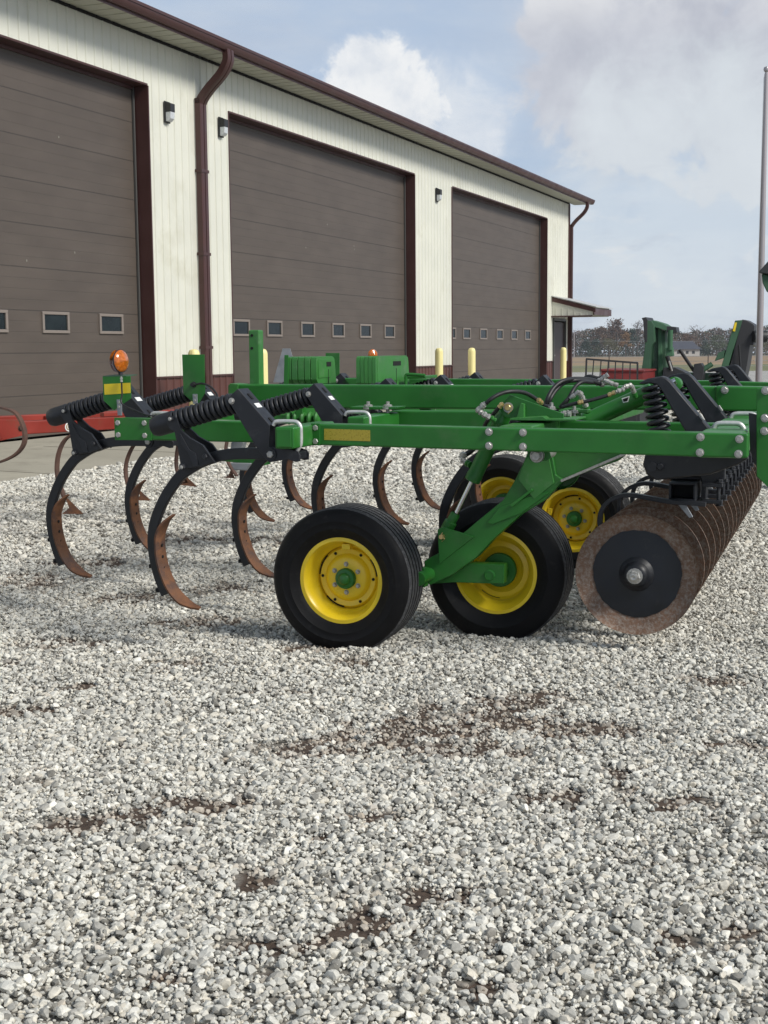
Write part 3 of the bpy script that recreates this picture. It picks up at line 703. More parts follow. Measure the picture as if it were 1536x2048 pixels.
r3b = rail((1430, 772), (1432, 822), (1560, 774.5), (1560, 823), 7.985, w=.15, bevel=.012)
bolt((1449.5, 780), 7.982, .018, r3b)
e = MB(); e.prism(PP([(459, 767), (476, 768.5), (472, 815), (455, 815)], 7.99), (0, .16, 0)); e.build('end_plate', M['green2'], r3, .003)
r4 = rail((588, 755.5), (588, 800), (1440, 761.5), (1440, 806), 10.2, w=.14)
r4b = rail((1425, 762), (1425, 806), (1580, 766), (1580, 810), 10.18, w=.15)
bolt((1470.5, 768), 10.17, .026, r4b)
r5 = rail((765, 751.5), (765, 790), (850, 752), (850, 790), 11.6, w=.10)
# lower strips and clamps between rails
plate('clamp_plate', [(700, 813.5), (795, 814), (792, 819.5), (700, 819)], 7.38, .16, 'green')
for x in (736.5, 775.5):
    t = MB(); t.tube([P(x, 803, 7.42), P(x, 850, 7.42)], .011, 8); t.hexa(P(x, 816, 7.42), (0, 0, 1), .026, .02); t.lathe([(.045, 0), (.045, .012), (0, .012)], P(x, 818, 7.42), (0, 0, 1), 14); t.build('clamp_bolt', M['zinc'], root)

# --- crosswise tubes
def cross(u, v0, v1, z, w=.105, h=.105, m='green', name='cross_tube', bevel=.010):
    mb = MB(); mb.box(((u)-MU, (v0+v1)/2-MV, z), (w, v1-v0, h)); return mb.build(name, M[m], root, bevel)
ZT = 1.105; UAk, UCk, UBk = -2.545, -3.60, -1.31
ul, ur = P(549, 871, 5.955).x, P(588, 871, 5.955).x; UT = (ul+ur)/2+MU
ca = cross(UT, 5.955, 6.5, ZT, ur-ul); e = MB(); e.box((UT-MU, 5.952-MV, ZT), (.075, .008, .085)); e.build('end_cap', M['green'], ca, .003)
cross(UT, 6.95, 7.98, ZT, ur-ul); cross(UAk, 8.16, 10.2, ZT); cross(UAk, 11.5, 13.2, ZT)
cross(UCk, 6.58, 7.98, ZT); cross(UCk, 8.16, 10.2, ZT); cross(UCk, 11.5, 13.2, ZT)
xm0, xm1 = P(998, 853, 6.32).x+MU, P(1066, 853, 6.32).x+MU
cross((xm0+xm1)/2, 6.315, 7.98, P(1030, 853, 6.32).z-.052, xm1-xm0, .11, 'green2')
cross(UBk-.2, 8.16, 10.2, 1.09, .12, .11)
UF = P(1441, 880, 6.31).x+MU
cross(UF, 6.315, 7.98, 1.075, .20, .115, 'green2'); cross(UF, 8.16, 10.2, 1.075, .20, .115); cross(UF, 11.5, 13.5, 1.075, .2, .115)

# --- one spring-cushioned shank, built in the plane of the nearest one, then copied
VS = 6.075; HB = .016
OS = P(575, 871, VS)
sh = None
def shank_proto():
    sweep = [(549, 907), (520, 907), (480, 907), (448, 910), (425, 916), (400, 926), (378, 939), (362, 951), (346, 971), (330, 996), (318, 1022), (309, 1050), (306, 1080), (308, 1106), (313, 1132), (321, 1160), (333, 1189)]
    c = smooth_path(PP(sweep, VS), 4); n = len(c); hw = .0285; mb = MB(); vs = []
    for i, p in enumerate(c):
        t = (c[min(i+1, n-1)]-c[max(i-1, 0)]).normalized(); nr = Vector((-t.z, 0, t.x))
        k = hw*(1-.12*(i/n))
        for a, b in ((-k, -HB), (-k, HB), (k, HB), (k, -HB)): vs.append(p+nr*a+Y3*b)
    fs = [[i*4+k, i*4+(k+1) % 4, i*4+4+(k+1) % 4, i*4+4+k] for i in range(n-1) for k in range(4)]+[[0, 1, 2, 3], [4*n-4, 4*n-3, 4*n-2, 4*n-1]]
    mb.add(vs, fs)
    r = mb.build('shank', M['black'], root, .005, origin=OS, sharp=50)
    def sub(mb, name, m, bevel=.003, sharp=35): 
        o = mb.build(name, m, r, bevel, sharp=sharp); me = o.data
        me.transform(Matrix.Translation(-OS)); return o
    # curved twisted point bolted on the inside of the curve
    cl = [(331, 1020), (324, 1040), (319.5, 1065), (319, 1092), (322.5, 1120), (331, 1149), (344, 1177), (361, 1198), (381, 1211), (400, 1217.5)]
    cc = smooth_path(PP(cl, VS), 4); n = len(cc); vs = []; mb = MB()
    for i, p in enumerate(cc):
        f = i/(n-1); t = (cc[min(i+1, n-1)]-cc[max(i-1, 0)]).normalized(); nr = Vector((t.z, 0, -t.x))
        if nr.x < 0: nr = -nr
        wd = .036*min(1, .2+f*5)*(1 if f < .80 else 1-(f-.80)*3.4); tw = rad(16)*math.sin(f*2.4)+rad(4)
        wv = (Y3*math.cos(tw)+nr*math.sin(tw)); th = nr*math.cos(tw)-Y3*math.sin(tw); lift = nr*(.050*(max(0, .26-f)/.26)**1.4)
        for a, b in ((-wd, 0), (0, .006), (wd, 0), (wd, .011), (0, .016), (-wd, .011)): vs.append(p+lift+wv*a+th*(b-.004))
    fs = [[i*6+k, i*6+(k+1) % 6, i*6+6+(k+1) % 6, i*6+6+k] for i in range(n-1) for k in range(6)]+[list(range(6)), [6*n-6+k for k in range(6)]]
    mb.add(vs, fs); pt = sub(mb, 'shovel_point', M['rust'], 0, 50)
    for x, y in ((319.7, 1090), (321, 1113), (325, 1135)):
        p = P(x, y, VS)+X3*.012; hb = MB(); hb.lathe([(.0085, 0), (.0085, .003), (0, .003)], p, (1, 0, 0), 10); sub(hb, 'bolt', M['dark'], 0)
    for x, y in ((309, 1130), (322, 1178)):
        p = P(x-5, y+2, VS); hb = MB(); hb.box(p, (.026, .026, .022)); sub(hb, 'bolt', M['dark'], .004)
    # link plates either side
    def linkpoly(): return [(347, 829), (364, 834.5), (372, 858), (389, 874), (416, 889), (427, 905), (439, 922), (410, 932), (380, 936), (371, 929), (366, 897), (359, 862), (350, 858), (344, 846)]
    for nm, dv in (('link_plate', -.055), ('link_plate', .047)):
        mb = MB(); mb.prism(PP(linkpoly(), VS, dv), (0, .008, 0)); sub(mb, nm, M['black'], .002)
    mb = MB(); q = PP([(364, 834.5), (372, 858), (389, 874), (416, 889), (427, 905), (439, 922)], VS)   # folded front lips
    for i in range(5):
        for dv in (-.058, .042): mb.prism([q[i]+Y3*dv, q[i+1]+Y3*dv, q[i+1]+Y3*dv-Z3*.006, q[i]+Y3*dv-Z3*.006], (0, .016, 0))
    q = PP([(372, 866), (389, 897), (402, 905), (408, 930), (398, 931), (388, 905), (372, 885)], VS, -.060); mb.prism(q, (0, .006, 0))
    sub(mb, 'link_lip', M['black2'], .003)
    for x, y, rr in ((353, 836.5, .013), (421, 911, .014), (376, 932, .017)): bl_ = MB(); bl_.hexa(P(x, y, VS, -.056), (0, -1, 0), rr, .014); sub(bl_, 'bolt', M['black2'], 0)
    for x, y in ((353, 836.5), (376, 932)): b3 = MB(); b3.hexa(P(x, y, VS, -.071), (0, -1, 0), .008, .006); sub(b3, 'bolt_end', M['zinc'], 0)
    # spring cap, coil, rod
    a, b = P(312, 853, VS), P(474, 805, VS); ax = (b-a).normalized()
    mb = MB(); mb.lathe([(0, -.012), (.030, -.010), (.046, .0), (.053, .022), (.054, .05), (.054, .115), (.048, .118), (0, .118)], a-ax*.012, ax, 28); sub(mb, 'spring_cap', M['black2'], 0)
    mb = MB(); s0 = a+ax*.10; Lg = (b-s0).length-.015; turns = 12; pts = []; e1 = Y3; e2 = ax.cross(e1)
    for i in range(turns*18+1):
        f = i/(turns*18); an = 2*math.pi*turns*f; pts.append(s0+ax*(Lg*f)+(e1*math.cos(an)+e2*math.sin(an))*.043)
    mb.tube(pts, .0130, 7); sub(mb, 'coil_spring', M['black2'], 0, 60)
    mb = MB(); mb.tube([s0, b+ax*.02], .028, 10); mb.lathe([(.05, 0), (.052, .012), (.03, .02), (0, .02)], b-ax*.03, ax, 20); sub(mb, 'spring_rod', M['black'], 0)
    # upright channel that holds the spring
    ch = [(467.5, 797), (472, 789), (486, 776.5), (549, 849), (549, 892), (588, 896), (606, 901.5), (610, 909), (609, 921), (600, 922), (585, 917), (548, 923), (537, 912), (525, 897), (470, 806)]
    for dv in (-.060, .052):
        mb = MB(); mb.prism(PP(ch, VS, dv), (0, .008, 0)); sub(mb, 'channel_side', M['black2'], .003)
    q = PP([(486, 776.5), (549, 849)], VS); dr = (q[1]-q[0]).normalized(); nr = Vector((dr.z, 0, -dr.x)); nr = nr if nr.z < 0 else -nr
    mb = MB(); mb.prism([q[0]-Y3*.056, q[1]-Y3*.056, q[1]-Y3*.056+nr*.012, q[0]-Y3*.056+nr*.012], (0, .112, 0))
    q2 = PP([(486, 776.5), (472, 789)], VS); mb.prism([q2[0]-Y3*.056, q2[1]-Y3*.056, q2[1]-Y3*.056-Z3*.008, q2[0]-Y3*.056-Z3*.008], (0, .112, 0))
    mb.prism([q[0]-Y3*.05+nr*.012+dr*.02, q[1]-Y3*.05+nr*.012, q[1]-Y3*.05+nr*.02, q[0]-Y3*.05+nr*.02], (0, .1, 0))
    sub(mb, 'channel_web', M['black2'], .006); mb = MB(); q = PP([(549, 896), (588, 899), (606, 903), (606, 918), (590, 915), (549, 912)], VS, -.052); mb.prism(q, (0, .104, 0))
    sub(mb, 'clamp_foot', M['black2'], .006)
    u_ = -nr
    wq = lambda t: P(486, 776.5, VS)+dr*t
    mb = MB(); Rm = Matrix((dr, Y3, u_)).transposed()
    mb.box(wq(.055)+u_*.002, (.035, .022, .003), Rm); sub(mb, 'slot', M['dark'], 0); mb = MB(); mb.box(wq(.215)+u_*.002, (.035, .022, .003), Rm); sub(mb, 'slot', M['dark'], 0)
    mb = MB(); mb.box(wq(.115)+u_*.0015, (.028, .058, .002), Rm); sub(mb, 'label', M['white'], 0)
    for x, y, rr in ((474, 801, .013), (551.5, 906.5, .018)): mb = MB(); mb.hexa(P(x, y, VS, -.062), (0, -1, 0), rr, .015); sub(mb, 'pivot_bolt', M['zinc'], 0)
    mb = MB(); mb.lathe([(.03, 0), (.03, .006), (0, .006)], P(551.5, 906.5, VS, -.0605), (0, -1, 0), 20); sub(mb, 'pivot_washer', M['black2'], 0)
    ub = [(552, 850), (556, 843.5), (566, 842), (592, 842.5), (601, 845), (606, 852), (607, 862), (607, 885), (604, 893), (600, 900), (594, 906)]
    for dv in (-.034,):
        mb = MB(); mb.tube(smooth_path(PP(ub, VS, dv), 3), .0105, 10); sub(mb, 'u_bolt', M['ubolt'], 0, 60)
    return r
S1 = shank_proto()
spots = [(7.07, 'A'), (8.30, 'A'), (9.53, 'A'), (10.48, 'A'), (6.78, 'C'), (7.69, 'C'), (9.44, 'C'), (10.26, 'C'), (9.35, 'B')]
for V, rk in spots:
    c = copy_tree(S1, root); du = {'A': 0, 'C': -1.055, 'B': .80}[rk]; c.location = OS+Vector((du, V-VS, 0))
c = S1.copy(); C.objects.link(c); c.parent = root; c.location = OS+Vector((1.2, 7.25-VS, 0))
for ch in S1.children:
    if ch.name.startswith('shovel_point'): q = ch.copy(); C.objects.link(q); q.parent = c
# --- wheels
def wheel_proto(ctr, inner=False):
    rt, hb = .378, .335
    o = Vector(ctr); ax = (0, 1, 0)                 # origin: middle of the outer rim edge; +v goes in under the frame
    mb = MB()
    rp = [(.205, -.002), (.224, .0), (.2245, .004), (.212, .008), (.203, .016), (.196, .030), (.190, .040), (.186, .07), (.172, .085), (.165, .10), (.165, .155), (.186, .175), (.196, .20), (.215, .215), (.2245, .222), (.2245, .226), (.205, .228), (.190, .20), (.178, .18)]
    mb.lathe(rp, o, ax, 64)
    sgn = 1 if inner else -1; dz = .118
    dp = [(.165, dz+.02), (.163, dz), (.150, dz-.012), (.125, dz-.008), (.112, dz-.026), (.100, dz-.034), (.070, dz-.036), (.040, dz-.036)]
    mb.lathe(dp, o, ax, 64)
    r = mb.build('wheel', M['yellow'], root, 0, origin=o, sharp=50)
    def sub(mb, name, m, bevel=0, sharp=45):
        q = mb.build(name, m, r, bevel, sharp=sharp); q.data.transform(Matrix.Translation(-o)); return q
    T = MB(); tp = [(.218, .006), (.228, -.004), (.245, -.016), (.268, -.028), (.271, -.031), (.275, -.031), (.278, -.030), (.305, -.035), (.309, -.037), (.312, -.035), (.328, -.033), (.345, -.027), (.357, -.020), (.365, -.012), (.3705, -.003)]
    T.lathe(tp, o, ax, 96)
    sub(T, 'tyre', M['tyre'])
    T = MB(); prof = [(.3745, .0225)]; gro = [.022, .068, .112, .156, .202]
    prof = [(.3700, -.004), (.3755, .006)]; gm = [0]
    for g in gro: prof += [(.3785, g-.011), (.3785, g-.0075), (.358, g-.005), (.358, g+.005), (.3785, g+.0075), (.3785, g+.011)]; gm += [0, 0, 1, 1, 1, 0]
    prof += [(.3755, .218), (.3700, .228)]
    gm += [0, 0]; T.lathe(prof, o, ax, 96, mis=gm); sub(T, 'tread', [M['tread'], M['dark']], 0, 30)
    T = MB(); T.lathe([(.3705, .227), (.362, .240), (.345, .25), (.32, .258), (.29, .268), (.255, .25), (.23, .232), (.218, .222)], o, ax, 96); sub(T, 'inner_sidewall', M['tyre'])
    h = MB(); h.lathe([(0, dz-.088), (.018, dz-.086), (.030, dz-.078), (.033, dz-.068), (.050, dz-.064), (.054, dz-.056), (.054, dz-.036)], o, ax, 32); sub(h, 'hub_cap', M['green'])
    for k in range(6):
        an = k*math.pi/3; c_ = o+Vector((math.sin(an)*.074, dz-.036, math.cos(an)*.074)); l = MB(); l.hexa(c_, (0, -1, 0), .0105, .013); sub(l, 'lug_nut', M['zinc'])
    for k in range(6):
        hh = MB(); an = k*math.pi/3+.55; c_ = o+Vector((math.sin(an)*.140, dz-.0125, math.cos(an)*.140)); hh.lathe([(.008, 0), (.008, -.002), (0, -.002)], c_, (0, 1, 0), 10); sub(hh, 'hole', M['dark'])
    for a0, a1 in ((.9, 1.5), (3.3, 4.0), (-1.5, -.8)):
        p = [o+Vector((math.sin(a0+(a1-a0)*k/8)*.158, dz-.008, math.cos(a0+(a1-a0)*k/8)*.158)) for k in range(9)]; hh = MB(); hh.tube(p, .0035, 5); sub(hh, 'seam', M['dark'])
    vg = MB(); vg.box(o+Vector((.018, .055, .172)), (.045, .05, .03)); vg.tube([o+Vector((.018, .06, .18)), o+Vector((.02, .03, .158))], .005, 6); sub(vg, 'valve_guard', M['yellow'], .005)
    hc = MB(); hc.lathe([(0, .168), (.03, .168), (.05, .165), (.052, .15), (.088, .148), (.092, .142), (.092, .125), (.06, dz)], o, ax, 28); sub(hc, 'hub', M['green'])
    return r
W1 = wheel_proto(P(681.5, 1161.5, MV)-Z3*.0)
w1z = W1.location.z
def wheel_at(pos, flip=False, sc=1):
    c = copy_tree(W1, root); c.location = pos; c.rotation_euler = (0, random.random()*6, math.pi if flip else 0); return c
W2c = on_zm(991, 1145, w1z); W2 = wheel_at(W2c+Y3*.226+X3*.0, True)
W3c = on_zm(1144.5, 1040, w1z); wheel_at(W3c)
W4c = on_zm(1003, 1013, w1z); wheel_at(W4c+Y3*.226, True)

# --- outer wheel arm, walking beam, cylinder
VA1 = W1.location.y+MV+.30
arm = [(848, 1122), (883, 1103), (950, 1046), (1006, 1000), (1030, 960), (1050, 918), (1058, 896), (1093, 900), (1106, 916), (1112, 950), (1128, 960), (1089, 1001), (1040, 1031), (985, 1080), (951, 1116), (905, 1150), (861, 1170), (849, 1166)]
am = plate('wheel_arm', arm, VA1, .10, 'green', bevel=.006)
g = MB(); g.prism(PP([(1052, 914), (1036, 959), (1068, 998.5), (1108, 966), (1098, 916)], VA1-.012), (0, .012, 0)); g.build('gusset', M['green2'], am, .002)
g = MB(); g.prism(PP([(973, 1046), (1000, 1014), (1062, 992), (1090, 985), (1100, 985), (1040, 1028), (984, 1049)], VA1-.010), (0, .010, 0)); g.build('doubler', M['green'], am, .003)
g = MB(); g.prism(PP([(1018, 1010), (1062, 978), (1066, 981), (1024, 1014)], VA1-.03), (0, .03, 0)); g.build('rib', M['green'], am, .002)
g = MB(); g.prism(PP([(875, 1059), (887, 1054.5), (948, 1073.5), (878.7, 1128)], VA1-.014), (0, .012, 0)); g.build('cylinder_lug', M['green'], am, .002)
g = MB(); g.prism(PP([(875, 1059), (887, 1054.5), (948, 1073.5), (878.7, 1128)], VA1+.10), (0, .012, 0)); g.build('cylinder_lug', M['green'], am, .002)
pn = MB(); pn.lathe([(.013, 0), (.013, -.03), (.011, -.034), (0, -.034)], P(885.4, 1072.6, VA1-.01), (0, 1, 0), 14); pn.tube([P(885.4, 1065, VA1-.03), P(881.5, 1070, VA1-.035), P(889, 1078, VA1-.035), P(884, 1083, VA1-.03)], .0025, 6); pn.build('pin', M['brass'], am)
hubp = MB(); hubp.lathe([(.0, -.17), (.034, -.17), (.036, -.16), (.036, .02)], P(857, 1148, VA1+.0), (0, 1, 0), 24); hubp.build('beam_pivot', M['green'], am)
bp_ = MB(); bp_.hexa(P(1073.5, 911.5, 6.30), (0, -1, 0), .026, .03); bp_.lathe([(.034, 0), (.034, .3), (0, .3)], P(1073.5, 911.5, 6.31), (0, 1, 0), 20); bp_.build('pivot_bolt', M['zinc'], am)
pm = plate('pivot_plate', [(1046, 880), (1092, 880), (1102, 915), (1094, 922), (1060, 922)], 6.33, .012, 'green')
wb = plate('walking_beam', [(861, 1168), (868, 1135), (911.5, 1125), (1009, 1129), (1007.5, 1168), (905, 1165)], VA1+.11, .07, 'green', bevel=.004)
g = MB(); g.lathe([(.029, 0), (.029, -.008), (.022, -.010), (.021, -.007), (0, -.007)], P(979.5, 1150.5, VA1+.11), (0, 1, 0), 28); g.build('axle_boss', M['green'], wb)
g = MB(); a_ = P(979.5, 1150.5, VA1+.17); g.lathe([(.026, 0), (.026, .10)], a_, (0, 1, 0), 16); g.build('stub_axle', M['green'], wb)
g = MB(); a_ = P(857, 1148, VA1-.15); g.lathe([(.03, 0), (.03, .14)], Vector((W1.location.x, W1.location.y+.12, W1.location.z)), (0, 1, 0), 16); g.build('stub_axle', M['green'], wb)
g = MB(); g.prism([Vector((W1.location.x-.03, VA1+.0-MV-.10, w1z-.05)), Vector((P(861, 1150, VA1).x, VA1-MV-.10, w1z-.05)), Vector((P(861, 1150, VA1).x, VA1-MV-.10, w1z+.05)), Vector((W1.location.x-.03, VA1-MV-.10, w1z+.05))], (0, .06, 0)); g.build('axle_arm', M['green'], wb, .004)
# front link of the tandem with its bright edge
fl = plate('front_link', [(1086, 905), (1150, 897), (1262, 899), (1236, 922), (1112, 966), (1100, 950)], VA1+.02, .07, 'green2', bevel=.004)
g = MB(); g.beam(P(1122, 962, VA1+.0), P(1250, 908, VA1+.0), .02, .014); g.build('link_edge', M['zinc'], fl, .003)
g = MB(); g.lathe([(.10, 0), (.10, .05), (.09, .06), (0, .06)], P(1118, 940, VA1+.045), (0, 1, 0), 24); g.build('link_boss', M['green2'], fl)
def cyl_part(a, b, r, name='cylinder', rod=None, rr=.016, m='green'):
    ax = (b-a).normalized(); L_ = (b-a).length
    mb = MB(); mb.lathe([(0, 0), (r*.7, .0), (r, .015), (r, L_*.12), (r*1.06, L_*.12+.004), (r*1.06, L_*.2), (r, L_*.2+.004), (r, L_-.04), (r*1.05, L_-.036), (r*1.05, L_-.004), (r*.9, L_), (0, L_)], a, ax, 28)
    o = mb.build(name, M[m], root)
    if rod is not None:
        q = MB(); q.tube([b, rod], rr, 16); q.build('piston_rod', M['chrome'], o)
    return o
VC = VA1+.045
cy = cyl_part(P(1012, 822, VC), P(944, 962, VC), .040, rod=P(909, 1034, VC), rr=.013)
g = MB(); g.lathe([(.022, 0), (.026, .01), (.026, .05), (.034, .055), (.034, .11)], P(912, 1026, VC), P(885, 1074, VC)-P(912, 1026, VC), 18); g.build('rod_clevis', M['green'], cy)
# cylinder mount on top of the frame
mt = plate('cylinder_mount', [(1001, 810), (1019.5, 789.5), (1127, 827.5), (1127, 843), (1035, 842), (1006, 832), (1000, 820)], VC-.07, .012, 'green')
plate('cylinder_mount', [(1001, 810), (1019.5, 789.5), (1127, 827.5), (1127, 843), (1035, 842), (1006, 832), (1000, 820)], VC+.06, .012, 'green')
g = MB(); g.prism(PP([(1033, 836.5), (1041, 806), (1048, 808), (1048, 836)], VC-.10), (0, .03, 0)); g.build('gusset', M['green2'], mt, .002)
g = MB(); g.prism(PP([(1020, 836.5), (1085, 833), (1092, 838), (1150, 838.5), (1150, 842), (1020, 840.5)], VC-.16), (0, .30, 0)); g.build('foot_plate', M['green2'], mt, .002)
g = MB(); g.lathe([(.026, 0), (.026, -.004), (0, -.004)], P(1016.5, 815, VC-.0705), (0, 1, 0), 24); g.build('washer', M['zinc'], mt, sharp=30)
g = MB(); g.lathe([(.015, -.004), (.015, -.016), (.013, -.018), (.0, -.018)], P(1016.5, 815, VC-.071), (0, 1, 0), 20)
g.tube([P(1006, 811, VC-.09), P(1015, 808, VC-.1), P(1024, 812, VC-.1), (P(1024, 820, VC-.1)), P(1016, 828, VC-.095)], .002, 6); g.build('pin', M['brass'], mt)
# leveling cylinder rising to the front
cy2 = cyl_part(P(1150, 853, 7.15), P(1306, 783, 7.15), .046, rod=P(1352, 762, 7.15), rr=.018)
g = MB(); g.prism(PP([(1246, 796), (1262, 791), (1259, 803), (1249, 805)], 7.15, -.047), (0, .003, 0)); g.build('label', M['white'], cy2, 0)
g = MB(); g.prism(PP([(1248.5, 797.5), (1260, 793.5), (1257.5, 801.5), (1250, 803)], 7.15, -.049), (0, .003, 0)); g.build('label_print', M['dark'], cy2, 0)
g = MB(); g.lathe([(.035, -.05), (.038, 0), (.038, .05), (.03, .055), (0, .055)], P(1350, 768, 7.22), (0, -1, 0), 24); g.build('clevis_boss', M['green'], cy2)

# --- hoses and fittings
def hose(pts, r=.0105, m='hose', name='hose', n=8):
    mb = MB(); mb.tube(smooth_path([P(x, y, V) for x, y, V in pts], n), r, 10); return mb.build(name, M[m], root, sharp=80)
def fit(pts, r=.012, name='fitting', m='zinc'):
    mb = MB(); q = [P(x, y, V) for x, y, V in pts]
    for i in range(len(q)-1):
        a, b = q[i], q[i+1]; ax = (b-a).normalized(); L_ = (b-a).length
        mb.lathe([(0, 0), (r*.8, 0), (r*.8, L_*.2), (r*1.15, L_*.22), (r*1.15, L_*.5), (r*.85, L_*.53), (r*.85, L_*.7), (r*1.1, L_*.72), (r*1.1, L_), (0, L_)], a, ax, 6 if i % 2 else 10)
    return mb.build(name, M[m], root, sharp=30)
h1 = hose([(972, 807, 6.55), (982, 798, 6.55), (1000, 788, 6.58), (1022, 783, 6.62), (1050, 786, 6.7), (1078, 802, 6.8), (1090, 812, 6.9), (1105, 812, 7.1)])
fit([(971, 806, 6.55), (957, 820, 6.55)], .014); fit([(953, 817, 6.55), (963, 826, 6.55), (979, 835, 6.57)], .014)
fit([(979, 834, 6.58), (990, 841, 6.6)], .013, m='green', name='port')
fit([(1076, 799, 6.76), (1083, 806, 6.8)], .012, m='brass'); fit([(1006, 806, 6.6), (998, 815, 6.6)], .0115, m='brass')
hose([(998, 815, 6.6), (985, 830, 6.62), (972, 846, 6.66), (966, 862, 6.7)])
hose([(1090, 812, 7.0), (1096, 795, 7.0), (1108, 775, 7.05), (1126, 762, 7.1), (1150, 757.5, 7.2), (1178, 758.5, 7.3), (1195, 763, 7.4)], .0115)
hose([(1096, 814, 7.05), (1101, 797, 7.05), (1113, 779, 7.1), (1130, 765, 7.15), (1153, 760.5, 7.2), (1180, 762, 7.3), (1200, 768, 7.4)], .0115)
hose([(1132, 806, 7.1), (1142, 788, 7.1), (1152, 772, 7.15), (1166, 763.5, 7.2), (1184, 765, 7.3)], .0105)
hose([(1120, 815, 7.0), (1134, 800, 7.0), (1150, 787, 7.05)], .010)
hose([(1124, 814.5, 6.9), (1150, 807, 6.9), (1180, 801, 6.92), (1215, 791, 6.95)], .0095)
fit([(1155, 805.5, 6.89), (1166, 803.5, 6.9)], .0115, m='brass'); fit([(1214, 791.5, 6.95), (1230, 784.5, 6.95)], .0105, m='brass')
fit([(1232, 784, 6.95), (1248, 778, 6.97)], .012); fit([(1247, 775, 6.97), (1262, 770, 7.0)], .012); fit([(1262, 770, 7.0), (1268, 784, 7.04)], .012); fit([(1267, 784, 7.04), (1271, 793, 7.08)], .013, m='green', name='port')
fit([(1158, 783, 7.0), (1165, 797, 7.02)], .014); fit([(1165, 797, 7.02), (1172, 813, 7.04)], .015); fit([(1172, 813, 7.04), (1176, 824, 7.06)], .016, m='green', name='port')
fit([(1140, 797, 7.0), (1158, 783, 7.0)], .011)
for a_ in (((1192, 770, 7.4), (1206, 756, 7.4)), ((1206, 756, 7.4), (1216, 749, 7.4)), ((1200, 772, 7.42), (1214, 764, 7.42)), ((1208, 760, 7.38), (1226, 768, 7.38)), ((1214, 764, 7.45), (1236, 771, 7.45)), ((1188, 766, 7.45), (1200, 760, 7.45))): fit(list(a_), .012)
hose([(1170, 756, 7.5), (1180, 753, 7.5), (1196, 757, 7.5), (1206, 754, 7.5)], .012)
vb = MB(); vb.box(P(1142, 826, 7.0), (.09, .08, .05)); vb.box(P(1128, 829, 6.9), (.05, .05, .05)); vb.box(P(1160, 822, 7.0), (.10, .09, .02)); vb.build('valve_block', M['green2'], root, .006)
fit([(1122, 828, 6.8), (1142, 829, 6.8)], .016); fit([(1130, 834, 6.8), (1138, 822, 6.8)], .011)
for x, yb, V in ((1103, 815, 6.9), (1148.5, 822, 6.95)):
    t = MB(); t.tube([P(x, yb-10, V), P(x, yb+12, V)], .009, 8); t.hexa(P(x, yb+4, V), (0, 0, 1), .02, .016); t.build('clamp_bolt', M['zinc'], root)
fit([(928, 905, 6.75), (923, 917, 6.75)], .017); fit([(923, 917, 6.75), (932, 925, 6.75)], .015); fit([(932, 925, 6.75), (941, 930, 6.73)], .016, m='green', name='port')
hose([(950, 895, 6.8), (938, 905, 6.8), (926, 912, 6.8)], .014)

# --- front gooseneck arms with upright springs, above the disc gang
VG = 6.62
gn = [(1275.5, 766.5), (1294, 757.5), (1321, 752.5), (1331, 755), (1340, 763), (1422.5, 861.5), (1422.5, 890), (1380, 890), (1369.5, 861.5), (1342, 816), (1322.5, 781), (1313, 770), (1300, 767), (1285, 769)]
OG = P(1440, 875, VG)
def goose_proto():
    mb = MB(); mb.prism(PP(gn, VG), (0, .10, 0)); r = mb.build('gooseneck_arm', M['black2'], root, .012, origin=OG)
    def sub(mb, name, m, bevel=0, sharp=50):
        q = mb.build(name, m, r, bevel, sharp=sharp); q.data.transform(Matrix.Translation(-OG)); return q
    a, b = P(1302, 768, VG, .05), P(1322, 905, VG, .05); ax = (b-a).normalized(); e1 = Y3; e2 = ax.cross(e1); pts = []; turns = 10
    for i in range(turns*20+1):
        f = i/(turns*20); an = 2*math.pi*turns*f; pts.append(a+(b-a)*f+(e1*math.cos(an)+e2*math.sin(an))*.048)
    mb = MB(); mb.tube(pts, .0105, 7); sub(mb, 'coil_spring', M['black'], 0, 70)
    ub = [(1424, 861), (1430, 851), (1440, 848), (1470, 848), (1480, 851), (1486, 860), (1486, 880), (1484, 908)]
    mb = MB(); mb.tube(smooth_path(PP(ub, VG, .05), 3), .0125, 10); sub(mb, 'u_bolt', M['ubolt'], 0, 60)
    mb = MB(); mb.tube([P(1400, 828, VG, -.004), P(1408, 840, VG, -.004)], .006, 6); sub(mb, 'grease_fitting', M['zinc'])
    mb = MB(); mb.prism(PP([(1290, 905), (1320, 898), (1490, 900), (1496, 918), (1476, 930), (1420, 950), (1310, 962), (1292, 950), (1284, 930)], VG, .02), (0, .07, 0)); sub(mb, 'gang_arm', M['black'], .01)
    mb = MB(); mb.lathe([(.022, 0), (.022, -.02), (0, -.02)], P(1304, 934, VG, .02), (0, 1, 0), 16); mb.hexa(P(1320, 934, VG, .02), (0, -1, 0), .018, .02); sub(mb, 'pivot_bolt', M['black2'])
    return r
G1 = goose_proto()
for V, dx in ((7.60, 0), (9.9, 0), (11.0, 0)):
    c = copy_tree(G1, root); c.location = OG+Vector((dx, V-VG, 0 if V < 8 else .0))
# upright bracket plate at the hitch side
plate('wing_bracket', [(1513, 776), (1560, 777), (1560, 1000), (1536, 975), (1513, 952)], 6.5, .02, 'green')
for x, y in ((1530, 836), (1529, 862), (1531, 781)): bolt((x, y), 6.497, .0155)
plate('wing_bracket', [(1497, 826), (1518, 830), (1518, 940), (1508, 925), (1500, 900)], 6.56, .03, 'black')

